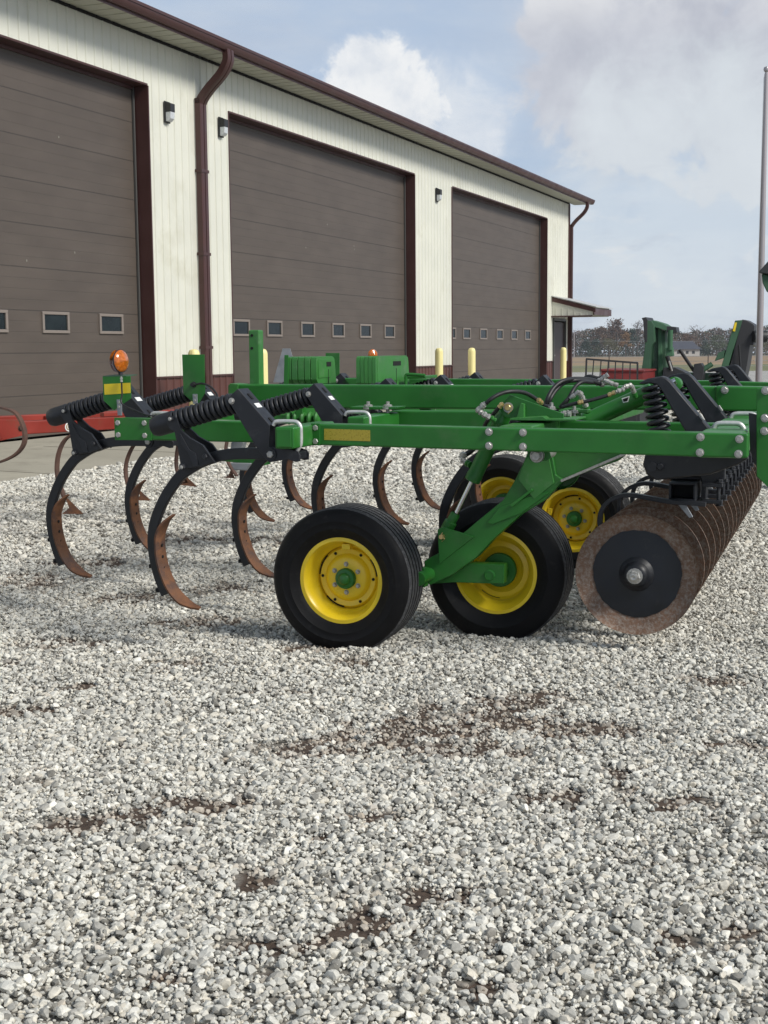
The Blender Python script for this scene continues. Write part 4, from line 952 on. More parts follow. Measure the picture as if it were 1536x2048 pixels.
# --- disc gang
D1 = on_zm(1272, 1150, .36); D1 = P(1272, 1149.5, 6.72); RD = .305
def disc_lathe(o, first):
    mb = MB(); r = RD
    if first: prof = [(0, .018), (.06, .018), (.11, .022), (.18, .030), (.2215, .036), (.2225, .0355), (.25, .030), (.285, .018), (r, .004), (r+.001, .0), (r-.002, .009), (.285, .026), (.25, .038), (.22, .044), (0, .03)]
    else: prof = [(0, .055), (.10, .050), (.18, .036), (.25, .018), (.29, .005), (r, .0), (r+.001, .005), (.29, .012), (.25, .026), (.18, .043), (.1, .058), (0, .062)]
    mb.lathe(prof, o, (0, 1, 0), 56, mis=None if first else [0, 0, 0, 1, 1, 1, 1, 1, 0, 0, 0]); return mb
dm = disc_lathe(Vector((0, 0, 0)), True)
d1 = dm.build('disc_blade', M['disc'], root, 0, sharp=60); d1.location = D1
g = MB(); n = 90; ring = []
for k in range(n):
    an = 2*math.pi*k/n; rr = .2215+.0018*math.sin(7*an)+.0015*math.sin(23*an+1); ring.append((rr*math.cos(an), .0335, rr*math.sin(an)))
mid = [(x*.5, .0195, z*.5) for x, y, z in ring]
g.add([(x, .0315, z) for x, y, z in ring]+mid+[(0, .0150, 0)], [[k, (k+1) % n, n+(k+1) % n, n+k] for k in range(n)]+[[n+k, n+(k+1) % n, 2*n] for k in range(n)], 0, True)
g.build('painted_centre', mat('scratched_black', (.007, .009, .014), .5, var=.4, vscale=9, dirt=(.06, .055, .05), dscale=14, dlo=.60, dhi=.95), d1)
g = MB(); g.lathe([(.088, .024), (.086, .012), (.070, .006), (.066, -.002), (.058, -.022), (.045, -.034), (.030, -.038), (.030, -.044), (0, -.044)], (0, 0, 0), (0, 1, 0), 40); g.build('bell_washer', M['black2'], d1, sharp=70)
g = MB(); g.hexa((0, -.044, 0), (0, -1, 0), .032, .022); g.lathe([(.019, -.062), (.019, -.09), (.012, -.092), (0, -.088)], (0, 0, 0), (0, 1, 0), 18); g.build('gang_bolt', M['zinc'], d1)
dd = disc_lathe(Vector((0, 0, 0)), False).build('disc_blade', [M['disc2'], M['disc']], root, 0, sharp=60)
SP = .30; ND = 18
for k in range(1, ND):
    c = dd if k == 1 else dd.copy()
    if k > 1: C.objects.link(c)
    c.parent = root; c.location = D1+Vector((0, SP*k, 0)); c.rotation_euler = (0, random.random()*6, 0)
g = MB(); g.tube([D1+Y3*.05, D1+Y3*SP*ND], .05, 16); g.build('gang_axle', M['rust2'], root)
tb0 = P(1364, 984, 6.95); TW, TH = .135, .095
g = MB(); t = .012; L_ = SP*ND-.1
for dx, dz, sx, sz in ((0, TH/2-t/2, TW, t), (0, -TH/2+t/2, TW, t), (TW/2-t/2, 0, t, TH-2*t), (-TW/2+t/2, 0, t, TH-2*t)):
    g.box(tb0+Vector((dx, L_/2, dz)), (sx, L_, sz))
gb = g.build('gang_beam', M['black2'], root, .004)
g = MB(); g.box(tb0+Vector((0, .08, 0)), (TW-.03, .004, TH-.03)); g.build('beam_inside', M['dark'], gb)
g = MB()
for dx, dz, sx, sz in ((.012, TH/2+.014, TW+.055, .024), (.012, -TH/2-.014, TW+.055, .024), (TW/2+.026, 0, .024, TH+.05), (-TW/2-.002, 0, .008, TH)):
    g.box(tb0+Vector((dx, .20, dz)), (sx, .12, sz))
cl0 = g.build('beam_clamp', M['black'], root, .008)
g = MB(); g.prism(PP([(1345, 955), (1352, 940), (1420, 922), (1450, 905), (1450, 960), (1405, 975), (1400, 955)], 7.05), (0, .05, 0)); g.build('gang_hanger', M['black'], root, .008)
# scraper / bearing hangers: flat bars that run back from the beam and curl down
hg = [(1412, 1009), (1385, 1006), (1340, 1003), (1300, 996), (1262, 990), (1238, 993), (1217, 1003), (1204, 1020), (1200, 1042), (1203, 1060)]
q = smooth_path(PP(hg, 6.92), 4); OH = q[0].copy(); n = len(q); vs_ = []
for i, p in enumerate(q):
    t = (q[min(i+1, n-1)]-q[max(i-1, 0)]).normalized(); nr = Vector((-t.z, 0, t.x))
    for a, b in ((-.011, -.025), (-.011, .025), (.011, .025), (.011, -.025)): vs_.append(p+nr*a+Y3*b)
g = MB(); g.add(vs_, [[i*4+k, i*4+(k+1) % 4, i*4+4+(k+1) % 4, i*4+4+k] for i in range(n-1) for k in range(4)]+[[0, 1, 2, 3], [4*n-4+k for k in range(4)]])
h0 = g.build('spring_hanger', M['black2'], root, .003, origin=OH, sharp=60)
for dV in (.62, 1.1, 1.9, 2.6, 3.4, 4.2):
    c = h0.copy(); C.objects.link(c); c.parent = root; c.location = OH+Y3*dV
# clamp blocks and bolts along the front of the beam
OB = P(1424, 1000, 7.0)
g = MB(); g.box(OB+Vector((.0, .02, -.01)), (.10, .06, .018)); g.box(OB+Vector((.0, .02, .075)), (.10, .06, .018)); g.hexa(OB+Vector((.035, .02, .088)), (0, 0, 1), .018, .018)
g.hexa(OB+Vector((.035, .02, -.03)), (0, 0, 1), .018, .018); g.tube([OB+Vector((.03, .02, -.03)), OB+Vector((.03, .02, .10))], .010, 8)
k0 = g.build('clamp_block', M['black2'], root, .003, origin=OB)
for i in range(1, 16):
    c = k0.copy(); C.objects.link(c); c.parent = root; c.location = OB+Y3*(.26*i)
g = MB(); g.tube([P(1437, 938, 7.3), P(1437, 965, 7.3)], .012, 10); g.build('bright_stud', M['zinc'], root)
sc_ = MB(); OSc = P(1372, 1012, 6.98)
sc_.prism(PP([(1355, 1008), (1372, 1010), (1386, 1034), (1378, 1036)], 6.98), (0, .012, 0)); s0_ = sc_.build('scraper', M['galv'], root, .002, origin=OSc)
for i in range(1, 20):
    c = s0_.copy(); C.objects.link(c); c.parent = root; c.location = OSc+Y3*(SP*i)

# --- top-side parts
post = MB(); p0 = P(509, 768, 8.2); p1 = P(509, 660, 8.2)
post.box(((p0.x+p1.x)/2, p0.y+.03, (p0.z+p1.z)/2-.08), (.076, .076, p1.z-p0.z+.16)); po = post.build('parking_stand', M['green2'], root, .010)
h_ = MB()
for y in (671, 696.5): h_.lathe([(.010, 0), (.010, -.002), (0, -.002)], P(505, y, 8.2), (0, 1, 0), 12)
ho = h_.build('pin_holes', M['dark'], po); ho.location = (0, -.0095, 0)

def weights(px0, px1, n, ptop, pbot, V, Lv, name='suitcase_weight'):
    a = P(px0, ptop, V); b = P(px1, ptop, V); zb = P(px1, pbot, V).z; th = (b.x-a.x)/n; first = None
    for i in range(n):
        x0 = a.x+th*i; zt = a.z; r = .03; Lw = Lv
        pr = [(0, zt-r), (r*.3, zt-r*.3), (r, zt), (Lw-r*1.6, zt), (Lw-r*.4, zt-r*.5), (Lw, zt-r*1.6), (Lw+.02, zb+.02), (Lw+.02, zb), (r, zb), (0, zb+r)]
        if first is None:
            mb = MB(); mb.prism([(0, y, z-zt) for y, z in pr], (th*.90, 0, 0)); mb.prism([(th*.9, y, z-zt) for y, z in ((.03, zb+.04), (.03, zt-.035), (.045, zt-.02), (Lw*.72, zt-.02), (Lw*.72, zb+.04))], (th*.09, 0, 0))
            w_ = mb.build(name, M['green2'], root, .006); first = w_
            hm = MB(); hm.box((th*.995, Lw*.62, -.055), (.004, Lw*.24, .032)); hh = hm.build('hand_hole', M['dark'], w_)
            sm_ = MB(); sm_.box((th*.992, Lw*.60, -.16), (.003, .006, .14)); sm_.build('casting_seam', M['dark'], w_)
        else: w_ = copy_tree(first, root)
        w_.location = (x0, a.y, zt)
weights(570, 634, 5, 713.5, 768, 8.78, .36)
weights(712, 752, 5, 712.5, 775, 8.9, .74)
plate('weight_bracket', [(568.5, 710), (576.5, 710), (576.5, 770), (567, 770)], 8.77, .008, 'green')
plate('weight_bracket', [(808, 753), (851, 751), (851, 757), (808, 758)], 9.4, .3, 'green')
wt = MB(); wt.tube(smooth_path([P(812, 790, 9.3), P(812, 755, 9.3), P(816, 749, 9.3), P(850, 751, 9.3)], 3), .012, 8); wt.build('retaining_rod', M['green'], root)
plate('light_panel', [(651, 706), (679, 706), (679, 760), (651, 760)], 11.0, .005, 'green')
emb = plate('emblem_back', [(565, 697), (580.5, 697), (589, 728), (592, 765), (546, 765)], 12.0, .003, 'galv')
eb = MB(); eb.box(P(569, 762, 12.0)+Y3*.03, (.04, .03, .3)); eb.build('emblem_post', M['green'], root)
# rear light panel with amber lamp
lp = plate('light_panel', [(205, 753), (261, 752.5), (262, 797), (240, 812), (228, 821), (207, 801)], 6.55, .004, 'green', bevel=.001)
g = MB(); g.prism([P(206, 753.5, 6.55), P(206, 753.5, 6.55)+Vector((-.002, .0, .004)), P(206, 753.5, 6.55)+Vector((0, .12, .010)), P(206, 753.5, 6.55)+Vector((0, .12, .006))], (.145, 0, 0)); g.build('shelf', M['green_dk'], lp, 0)
g = MB(); g.prism(PP([(208, 768.3), (260.5, 765.5), (261, 786), (209, 789.5)], 6.5485), (0, .0012, 0)); g.build('reflector', M['yelbright'], lp)
g = MB(); g.prism(PP([(233, 799), (243, 799), (243.5, 831), (235, 831)], 6.54), (0, .006, 0)); g.build('bracket', M['galv'], lp, .001)
for q in ((238, 804.5), (238, 814)): bolt(q, 6.539, .007, lp)
lc = P(242, 722, 6.60); ax = Vector((.985, -.17, .05)).normalized()
g = MB(); g.lathe([(0, -.028), (.030, -.028), (.046, -.018), (.064, -.004), (.064, .002), (0, .002)], lc, ax, 32); g.tube([lc-Z3*.03-ax*.012, P(242, 753, 6.60)], .012, 10); lh = g.build('amber_lamp', M['black2'], root)
g = MB(); g.lathe([(.062, .0), (.057, .008), (.040, .018), (.020, .024), (.008, .032), (0, .034)], lc, ax, 32); g.build('lens', M['amber'], lh, sharp=70)
g = MB(); g.lathe([(.062, -.0285), (.051, -.036), (.030, -.046), (0, -.05)], lc, ax, 32); g.build('lens', M['amber'], lh, sharp=70)
hose([(243, 755, 6.53), (243.5, 775, 6.53), (244, 790, 6.53), (242, 803, 6.52), (250, 812, 6.52), (268, 820, 6.5), (290, 829, 6.48), (305, 832, 6.46)], .0045, name='cable')
fit([(242.5, 753, 6.53), (243, 764, 6.53)], .007)
lp2 = plate('light_panel', [(364, 709), (408.5, 709), (410, 785), (398, 806), (388, 806), (367, 788)], 7.55, .004, 'green', bevel=.001)
g = MB(); g.prism(PP([(385, 788), (394, 788), (394.5, 808), (386, 808)], 7.54), (0, .006, 0)); g.build('bracket', M['galv'], lp2, .001)
for q in ((390, 792.5), (390, 801)): bolt(q, 7.538, .007, lp2)
g = MB(); g.lathe([(.018, 0), (.018, -.005), (.012, -.006), (.012, -.03), (0, -.03)], P(388, 769, 7.55), (0, 1, 0), 18); g.build('grommet', M['hose'], lp2)
hose([(391, 769, 7.52), (402, 767, 7.51), (412, 769, 7.5), (424, 776, 7.48), (432, 786, 7.47), (436, 796, 7.45)], .0065, name='cable')
la = P(745.5, 709, 12.3); g = MB(); g.lathe([(0, -.03), (.04, -.02), (.05, 0), (.04, .02), (0, .035)], la, Vector((.7, -.7, 0)), 24); g.build('amber_lamp', M['amber'], root)
# machinery under the raised centre: manifold seen between rails
g = MB()
for k in range(5): g.lathe([(.0, 0), (.035, .0), (.042, .012), (.035, .024), (0, .024)], P(575+k*14, 836, 7.9), (1, 0, 0), 16)
g.box(P(600, 838, 7.95), (.35, .06, .05)); g.build('manifold', M['green2'], root)
g = MB(); g.box(P(601, 818, 7.9), (.05, .06, .12)); g.build('bracket', M['green'], root, .004)
plate('lower_link', [(440, 915), (529, 915), (529, 931), (470, 925), (440, 922)], 7.9, .10, 'green')
g = MB(); g.prism(PP([(462, 925), (505, 926), (495, 941), (470, 940)], 7.9, -.02), (0, .06, 0)); g.prism(PP([(464, 884), (490, 884), (485, 900), (463, 898)], 7.9, -.02), (0, .06, 0)); g.build('wear_shoe', M['galv'], root, .008)

# ------------------------------------------------------------------ red cultivator between the ripper and the apron
def q2(pts, Y): return [at_y(x, y, Y) for x, y in pts]
a_, b_ = at_y(-330, 862, 9.3), at_y(430, 838, 11.6); a_.z = b_.z = .955
RD_ = (b_-a_).normalized(); RN = Vector((-RD_.y, RD_.x, 0)); ang = math.atan2(RD_.y, RD_.x)
red = empty('red_cultivator', (a_.x, a_.y, 0)); tag(red, 'old red cultivator with rusty curved tines standing on the left between ripper and apron', 'farm implement')
RO = Vector((a_.x, a_.y, 0))
def rb(mb, name, m, parent=red, bevel=0): 
    o = mb.build(name, m, parent, bevel); 
    o.data.transform(Matrix.Translation(-RO)); return o
mb = MB(); mb.beam(a_, b_, .10, .10); beam_o = rb(mb, 'beam', M['red'], bevel=.008)
c_ = a_+RN*.9; mb = MB(); mb.beam(c_, b_+RN*.9, .10, .10); rb(mb, 'beam', M['red'], bevel=.008)
for t in (.0, .32, .66, 1.0):
    p = a_.lerp(b_, t); mb = MB(); mb.beam(p, p+RN*.9, .08, .08); rb(mb, 'crossbar', M['red'], bevel=.006)
L0 = (b_-a_).length
def on_beam(px):                                  # the point of the beam that stands at this picture column
    best = min((abs((768+FPX*((a_.lerp(b_, t/400)-CAM).dot(R_))/((a_.lerp(b_, t/400)-CAM).dot(F_)))-px), t/400) for t in range(401)); return a_.lerp(b_, best[1])
g0 = on_beam(38); mb = MB(); d_ = RD_
mb.prism([g0-RN*.056+Z3*.062, g0-d_*.75-RN*.056+Z3*.10, g0-d_*.75-RN*.056-Z3*.16, g0-d_*.18-RN*.056-Z3*.085, g0-RN*.056-Z3*.055], RN*-.008); rb(mb, 'gusset', M['red'], bevel=.003)
bm_ = on_beam(32); mb = MB(); mb.hexa(bm_-RN*.066, -RN, .018, .014); rb(mb, 'bolt', M['rust2'])
mb = MB(); mb.beam(on_beam(205)+Z3*.07, on_beam(350)+Z3*.07, .06, .03); rb(mb, 'top_strap', M['red'], bevel=.004)
mk = on_beam(131)-RN*.0515
for r_, m_, k in ((.036, 'white', 0), (.027, 'brass', 1), (.018, 'white', 2), (.012, 'brass', 3)):
    mb = MB(); mb.lathe([(0, 0), (r_, 0), (r_, .001)], mk-RN*(.0008*(k+1))-Z3*.01, RN, 24); rb(mb, 'round_badge', M[m_], beam_o)
def tine(path, Y, sweep_=None, wd=.045):
    c = smooth_path(q2(path, Y), 5); n = len(c); vs = []
    for i, p in enumerate(c):
        t = (c[min(i+1, n-1)]-c[max(i-1, 0)]).normalized(); nr = t.cross(Vector((0, 1, 0))).normalized()
        side = Vector((.35, .93, 0))
        for a, b in ((-.007, -wd/2), (-.007, wd/2), (.007, wd/2), (.007, -wd/2)): vs.append(p+nr*a+side*b)
    mb = MB(); mb.add(vs, [[i*4+k, i*4+(k+1) % 4, i*4+4+(k+1) % 4, i*4+4+k] for i in range(n-1) for k in range(4)]+[[0, 1, 2, 3], [4*n-4+k for k in range(4)]])
    t_ = rb(mb, 'tine', M['rust2'])
    if sweep_:
        tip, l, top, inr = q2(sweep_, Y); mb = MB()
        bk = Vector((.03, .16, 0)); apex = tip
        mb.add([apex, l, top, inr, l+bk*1.0, apex+Vector((0, .01, 0)), inr+bk*.6], [[0, 1, 3], [0, 3, 2], [0, 2, 4], [0, 4, 1], [2, 3, 6], [1, 4, 6, 3], [2, 6, 4]])
        rb(mb, 'sweep', M['rust'], t_)
tine([(-40, 812), (0, 815), (30, 825), (45, 848), (50, 872), (46, 892), (30, 910), (0, 924), (-40, 932)], 9.95)
tine([(150, 866), (130, 880), (118, 905), (114, 935), (117, 962), (125, 985), (131, 1001)], 10.4, [(167, 1028), (124, 1028), (129, 990), (138, 1016)])
tine([(310, 850), (282, 872), (262, 900), (252, 930), (253, 958), (262, 980), (272, 990)], 11.3, [(302, 1001), (268, 1001), (274, 975), (280, 992)])
tine([(378, 845), (362, 870), (354, 905), (353, 935), (360, 955), (368, 965)], 11.9, [(395, 974), (354, 969), (370, 950), (376, 966)])
tine([(470, 850), (455, 880), (452, 910), (462, 935), (474, 952)], 12.4, [(470, 957), (446, 955), (462, 938), (462, 950)])
tine([(-120, 870), (-140, 900), (-142, 950), (-120, 1000)], 9.9, [(-80, 1034), (-130, 1030), (-120, 990), (-108, 1015)])
# ------------------------------------------------------------------ things standing in the yard behind, on the right
YB = 27.0
def gsolid(mb_pts, Y, th, name, m, parent, base, bevel=.01):
    mb = MB(); mb.prism(q2(mb_pts, Y), (th*.35, th*.94, 0)); o = mb.build(name, M[m], parent, bevel); o.data.transform(Matrix.Translation(-base)); return o
gb0 = Vector((at_y(1400, 800, YB).x, YB, gz(6.5, YB)))
hd = empty('folded_header', gb0); tag(hd, 'green machine with two upright folded wings standing beyond the ripper, left of the flagpole', 'farm machine')
lw = gsolid([(1292, 640), (1303, 642), (1308, 650), (1308, 684), (1303, 690), (1298, 760), (1296, 852), (1282, 852), (1282, 748), (1290, 690), (1288, 645)], YB, .9, 'wing_panel', 'green_dk', hd, gb0)
gsolid([(1283, 636), (1292, 634), (1295, 640), (1294, 684), (1289, 684), (1286, 642)], YB-.02, .8, 'edge_cap', 'lampblack', hd, gb0)
gsolid([(1303, 640), (1326, 647), (1334, 652), (1334, 662), (1308, 654)], YB+.1, .6, 'top_rail', 'green_far', hd, gb0)
gsolid([(1308, 656), (1330, 662), (1332, 740), (1320, 760), (1318, 852), (1300, 852), (1302, 700)], YB+.3, .35, 'back_sheet', 'green_dk', hd, gb0)
gsolid([(1316, 657), (1323, 658), (1326, 850), (1316, 850)], YB+.25, .06, 'rib', 'green_far', hd, gb0)
gsolid([(1333, 652), (1352, 654), (1354, 665), (1345, 668), (1333, 664)], YB+.1, .4, 'gearbox', 'lampblack', hd, gb0)
def rod(p, q, r, Y, name, m, parent=hd, base=gb0):
    mb = MB(); mb.tube([at_y(*p, Y), at_y(*q, Y)], r, 12); o = mb.build(name, M[m], parent, sharp=60); o.data.transform(Matrix.Translation(-base)); return o
rod((1341, 660), (1340, 700), .05, YB, 'lift_tube', 'green_far'); gsolid([(1331, 696), (1344, 694), (1346, 712), (1332, 714)], YB, .2, 'bracket', 'green_far', hd, gb0)
rod((1334, 712), (1343, 738), .045, YB, 'cylinder', 'lampblack'); rod((1338, 722), (1344, 742), .02, YB-.1, 'piston_rod', 'zinc')
gsolid([(1326, 735), (1350, 735), (1372, 745), (1376, 760), (1376, 800), (1322, 800)], YB, .5, 'centre_frame', 'lampblack', hd, gb0)
gsolid([(1372, 745), (1480, 748), (1490, 765), (1490, 800), (1372, 800)], YB+.3, .4, 'centre_frame', 'green_dk', hd, gb0)
rod((1359, 699), (1388, 742), .035, YB, 'drawbar', 'lampblack'); rod((1424, 728), (1402, 742), .05, YB, 'lift_arm', 'green_dk')
gsolid([(1388, 728), (1402, 726), (1408, 736), (1406, 760), (1384, 760)], YB-.1, .3, 'hitch_block', 'lampblack', hd, gb0)
gsolid([(1429, 722), (1447, 716), (1450, 700), (1436, 706)], YB, .2, 'bracket', 'green_dk', hd, gb0)
gsolid([(1470, 641), (1485, 640), (1460, 720), (1444, 780), (1440, 800), (1428, 800), (1444, 728)], YB, .9, 'wing_panel', 'green_dk', hd, gb0)
gsolid([(1484, 639), (1492, 640), (1506, 648), (1509, 652), (1507, 690), (1500, 690), (1494, 730), (1486, 765), (1478, 800), (1444, 800), (1462, 722)], YB+.02, .8, 'wing_underside', 'lampblack', hd, gb0)
gsolid([(1469.5, 645), (1474, 645), (1470, 663), (1465.5, 662)], YB-.02, .01, 'yellow_strip', 'yelbright', hd, gb0, 0)
mb = MB(); mb.lathe([(0, -.02), (.11, .0), (.125, .06), (.12, .26), (.0, .30)], at_y(1506, 673, YB), Vector((1, .1, -.02)), 20); o = mb.build('gauge_wheel', M['lampblack'], hd, sharp=40); o.data.transform(Matrix.Translation(-gb0))
rod((1478, 690), (1481, 735), .02, YB-.05, 'hydraulic_line', 'lampblack')
# black rack and red box trailer
YR = 23.0; rbb = Vector((at_y(1225, 800, YR).x, YR, gz(4, YR)))
rk = empty('black_rack', rbb); tag(rk, 'black steel rail rack with upright bars standing in front of the red box', 'rack')
def bar(p, q, w_, name): 
    mb = MB(); mb.beam(at_y(*p, YR), at_y(*q, YR), w_, w_, up=(0, 1, 0)); o = mb.build(name, M['blackrack'], rk); o.data.transform(Matrix.Translation(-rbb))
bar((1172, 718), (1276, 726), .032, 'top_rail'); bar((1168, 756), (1275, 762), .032, 'bottom_rail')
for k in range(8):
    t = k/7; bar((1173+102*t, 718+8*t), (1168+106*t, 862+2*t) if k in (0, 7) else (1169.5+105*t, 757+6*t), .028 if k in (0, 7) else .017, 'upright')
YX = 25.5; rx = Vector((at_y(1240, 800, YX).x, YX, gz(4.5, YX)))
rbx = empty('red_box', rx); tag(rbx, 'red steel box body behind the black rack, left of the green folded machine', 'trailer')
gsolid([(1202, 740), (1286, 742), (1286, 790), (1202, 790)], YX, 1.4, 'body', 'red2', rbx, rx); gsolid([(1199, 738), (1288, 740), (1288, 744), (1199, 742)], YX-.03, 1.45, 'rim', 'red2', rbx, rx)
gsolid([(1210, 790), (1280, 790), (1280, 852), (1210, 852)], YX+.3, .9, 'chassis', 'lampblack', rbx, rx)
# the pointed dark-green end of a folded wing at the right edge
YW = 14.0; wt0 = Vector((at_y(1600, 800, YW).x, YW, 0.02))
fw_ = empty('folded_wing', wt0); tag(fw_, 'dark green pointed hood end reaching in at the right edge beside the flagpole', 'farm machine')
gsolid([(1517, 544), (1538, 520), (1640, 505), (1680, 560), (1600, 556), (1521, 546.5)], YW, .5, 'hood', 'lampblack', fw_, wt0)
gsolid([(1523, 548), (1600, 557), (1660, 562), (1640, 620), (1560, 600), (1533, 583), (1525, 566)], YW+.05, .4, 'side_panel', 'green_dk', fw_, wt0)
gsolid([(1600, 560), (1640, 560), (1640, 990), (1600, 990)], YW+.1, .25, 'mast', 'green_dk', fw_, wt0)
gsolid([(1560, 960), (1680, 960), (1680, 992), (1560, 992)], YW+.0, .5, 'base', 'green_dk', fw_, wt0)

# flagpole
YP = 26.0; fp = at_y(1519, 700, YP); fz = gz(fp.x, YP)
fo = empty('flagpole', (fp.x, YP, fz)); tag(fo, 'tall tapering metal flagpole rising near the right edge', 'flagpole')
top = (697-172)/FPX*YP+H-fz
mb = MB(); mb.tube([(0, 0, 0), (0, 0, top*.5), (0, 0, top)], [.066, .054, .036], 20); mb.build('pole', M['pole'], fo, sharp=60)
mb = MB(); mb.lathe([(0, 0), (.03, .0), (.03, .03), (.02, .035), (.045, .055), (.055, .09), (.045, .125), (0, .145)], (0, 0, top), (0, 0, 1), 16); mb.build('finial', M['pole'], fo)
mb = MB(); mb.tube([(-.07, 0, 1.2), (-.045, 0, top-.05)], .004, 5); mb.build('halyard', M['white'], fo)
mb = MB(); mb.lathe([(.16, 0), (.16, .05), (.08, .09), (.06, .1)], (0, 0, 0), (0, 0, 1), 20); mb.build('base_collar', M['pole'], fo)

# ------------------------------------------------------------------ trees, house, fence far off
def leafmat(name, c, v=.30):
    m = bpy.data.materials.new(name); m.use_nodes = True; N = m.node_tree.nodes; L = m.node_tree.links; b = N['Principled BSDF']
    g = N.new('ShaderNodeNewGeometry'); mr = N.new('ShaderNodeMapRange'); mr.inputs[3].default_value = 1-v; mr.inputs[4].default_value = 1+v
    L.new(g.outputs['Random Per Island'], mr.inputs[0]); vm = N.new('ShaderNodeVectorMath'); vm.operation = 'SCALE'; vm.inputs[0].default_value = c
    L.new(mr.outputs[0], vm.inputs['Scale']); L.new(vm.outputs[0], b.inputs['Base Color']); b.inputs['Roughness'].default_value = .9; return m
LM = {'ever': leafmat('evergreen', (.030, .055, .038)), 'brown': leafmat('autumn_brown', (.13, .080, .058)), 'olive': leafmat('olive', (.11, .105, .045)), 'orange': leafmat('orange_leaf', (.26, .155, .07)),
      'bare': leafmat('twigs', (.15, .12, .115)), 'rustc': leafmat('russet', (.135, .085, .055)), 'grn': leafmat('dull_green', (.065, .09, .042))}
def tree(px, ytop, Y, wpx, kind, label, ybase=None):
    z0 = gz(0, Y); sc = Y/FPX; hh = (703-.0083*(px-768)-ytop)*sc+H-z0; w_ = wpx*sc/2; p = at_y(px, 700, Y)
    nm = {'ever': 'evergreen_tree', 'brown': 'autumn_tree', 'olive': 'round_tree', 'orange': 'autumn_tree', 'bare': 'bare_tree', 'rustc': 'autumn_tree', 'grn': 'leafy_tree'}[kind]
    t = empty(nm, (p.x, Y, z0)); tag(t, label, 'tree', 'trees along the far edge of the field')
    mb = MB(); mb.tube([(0, 0, 0), (random.uniform(-.2, .2), 0, hh*.4), (0, 0, hh*.85)], [hh*.028, hh*.018, hh*.005], 7)
    brs = []
    for k in range(14 if kind == 'bare' else 7):
        z = hh*random.uniform(.28, .75); an = random.uniform(0, 6.28); r_ = w_*random.uniform(.5, .95); e = Vector((math.cos(an)*r_, math.sin(an)*r_, min(hh*.97, z+hh*random.uniform(.15, .35))))
        mb.tube([(0, 0, z), e*.5+Vector((0, 0, z*.5)), e], [hh*.009, hh*.006, hh*.002], 5); brs.append(e)
    mb.build('trunk', M['bark'], t)
    n = {'ever': 2200, 'bare': 900}.get(kind, 2000); cl = []
    for k in range(16):
        if kind == 'ever':
            f = random.random(); cl.append((Vector((random.uniform(-1, 1)*w_*(1-f)*.9, random.uniform(-1, 1)*w_*(1-f)*.9, hh*(.08+.88*f))), w_*(.45-.25*f)+.3))
        else:
            an = random.uniform(0, 6.28); f = random.uniform(.3, 1); r_ = w_*math.sqrt(random.random())*math.sin(math.pi*min(.93, f*.8+.12))
            cl.append((Vector((math.cos(an)*r_, math.sin(an)*r_, hh*(.12+.8*f))), w_*random.uniform(.22, .42)))
    vs = []; fs = []
    for k in range(n):
        c, r_ = random.choice(cl); d = Vector((random.gauss(0, 1), random.gauss(0, 1), random.gauss(0, .8))); q = c+d*r_*.5
        q.z = max(.25, min(hh, q.z)); s_ = random.uniform(.16, .40)*(.55 if kind == 'bare' else 1)*max(.7, hh/14)
        a = Vector((random.gauss(0, 1), random.gauss(0, 1), random.gauss(0, 1))).normalized(); b = a.cross(Vector((random.gauss(0, 1), random.gauss(0, 1), random.gauss(0, 1)))).normalized()
        i = len(vs); vs += [q+a*s_, q+b*s_, q-a*s_*.8, q-b*s_*.7]; fs.append((i, i+1, i+2, i+3))
    me = bpy.data.meshes.new('crown'); me.from_pydata([tuple(v) for v in vs], [], fs); me.materials.append(LM[kind]); o = bpy.data.objects.new('crown', me); C.objects.link(o); o.parent = t
    return t
T_ = [(1152, 664, 30, 'bare', 'thin bare tree nearest the building corner and the pale utility pole'), (1171, 684, 26, 'ever', 'low dark evergreen just right of the pale utility pole'),
      (1190, 682, 24, 'ever', 'low dark evergreen between another evergreen and the round olive tree'), (1218, 684, 38, 'olive', 'round olive tree in front of the evergreens left of the folded green machine'),
      (1233, 643, 44, 'brown', 'tall russet autumn tree with ragged top above the olive tree'), (1251, 671, 26, 'orange', 'small orange autumn tree left of the folded green machine'),
      (1265, 664, 46, 'ever', 'broad dark evergreen just left of the folded green machine'), (1274, 642, 26, 'bare', 'tall bare tree with twiggy crown showing over the broad evergreen'),
      (1200, 660, 40, 'rustc', 'wide reddish tree far back between the utility pole and the tall autumn tree'), (1325, 668, 40, 'rustc', 'reddish tree behind the left folded green wing'),
      (1372, 672, 42, 'brown', 'brown autumn tree behind the dark-roofed house'), (1392, 655, 44, 'bare', 'widest bare tree with twiggy crown right of the dark-roofed house'),
      (1409, 684, 24, 'ever', 'narrow dark evergreen right of the dark-roofed house'), (1433, 677, 38, 'grn', 'dull green leafy tree next to the narrow evergreen'),
      (1440, 662, 26, 'bare', 'slender bare tree just left of the leaning black wing'), (1462, 680, 30, 'ever', 'dark evergreen mostly behind the leaning black wing'),
      (1512, 682, 44, 'olive', 'olive tree behind the foot of the flagpole'), (1545, 684, 50, 'brown', 'brown tree at the right edge past the flagpole'),
      (1590, 670, 50, 'ever', 'dark evergreen beyond the right edge'), (1640, 665, 60, 'rustc', 'reddish tree far beyond the right edge'), (1700, 668, 60, 'olive', 'olive tree farthest out to the right'),
      (1100, 668, 50, 'rustc', 'reddish tree hidden past the shop corner'), (1050, 664, 50, 'ever', 'dark evergreen hidden behind the shop end')]
for i, (px, yt, wp, k, lab) in enumerate(T_): tree(px, yt-3, 575+((i*37) % 30)+(25 if yt < 668 else 0), wp*1.3, k, lab)
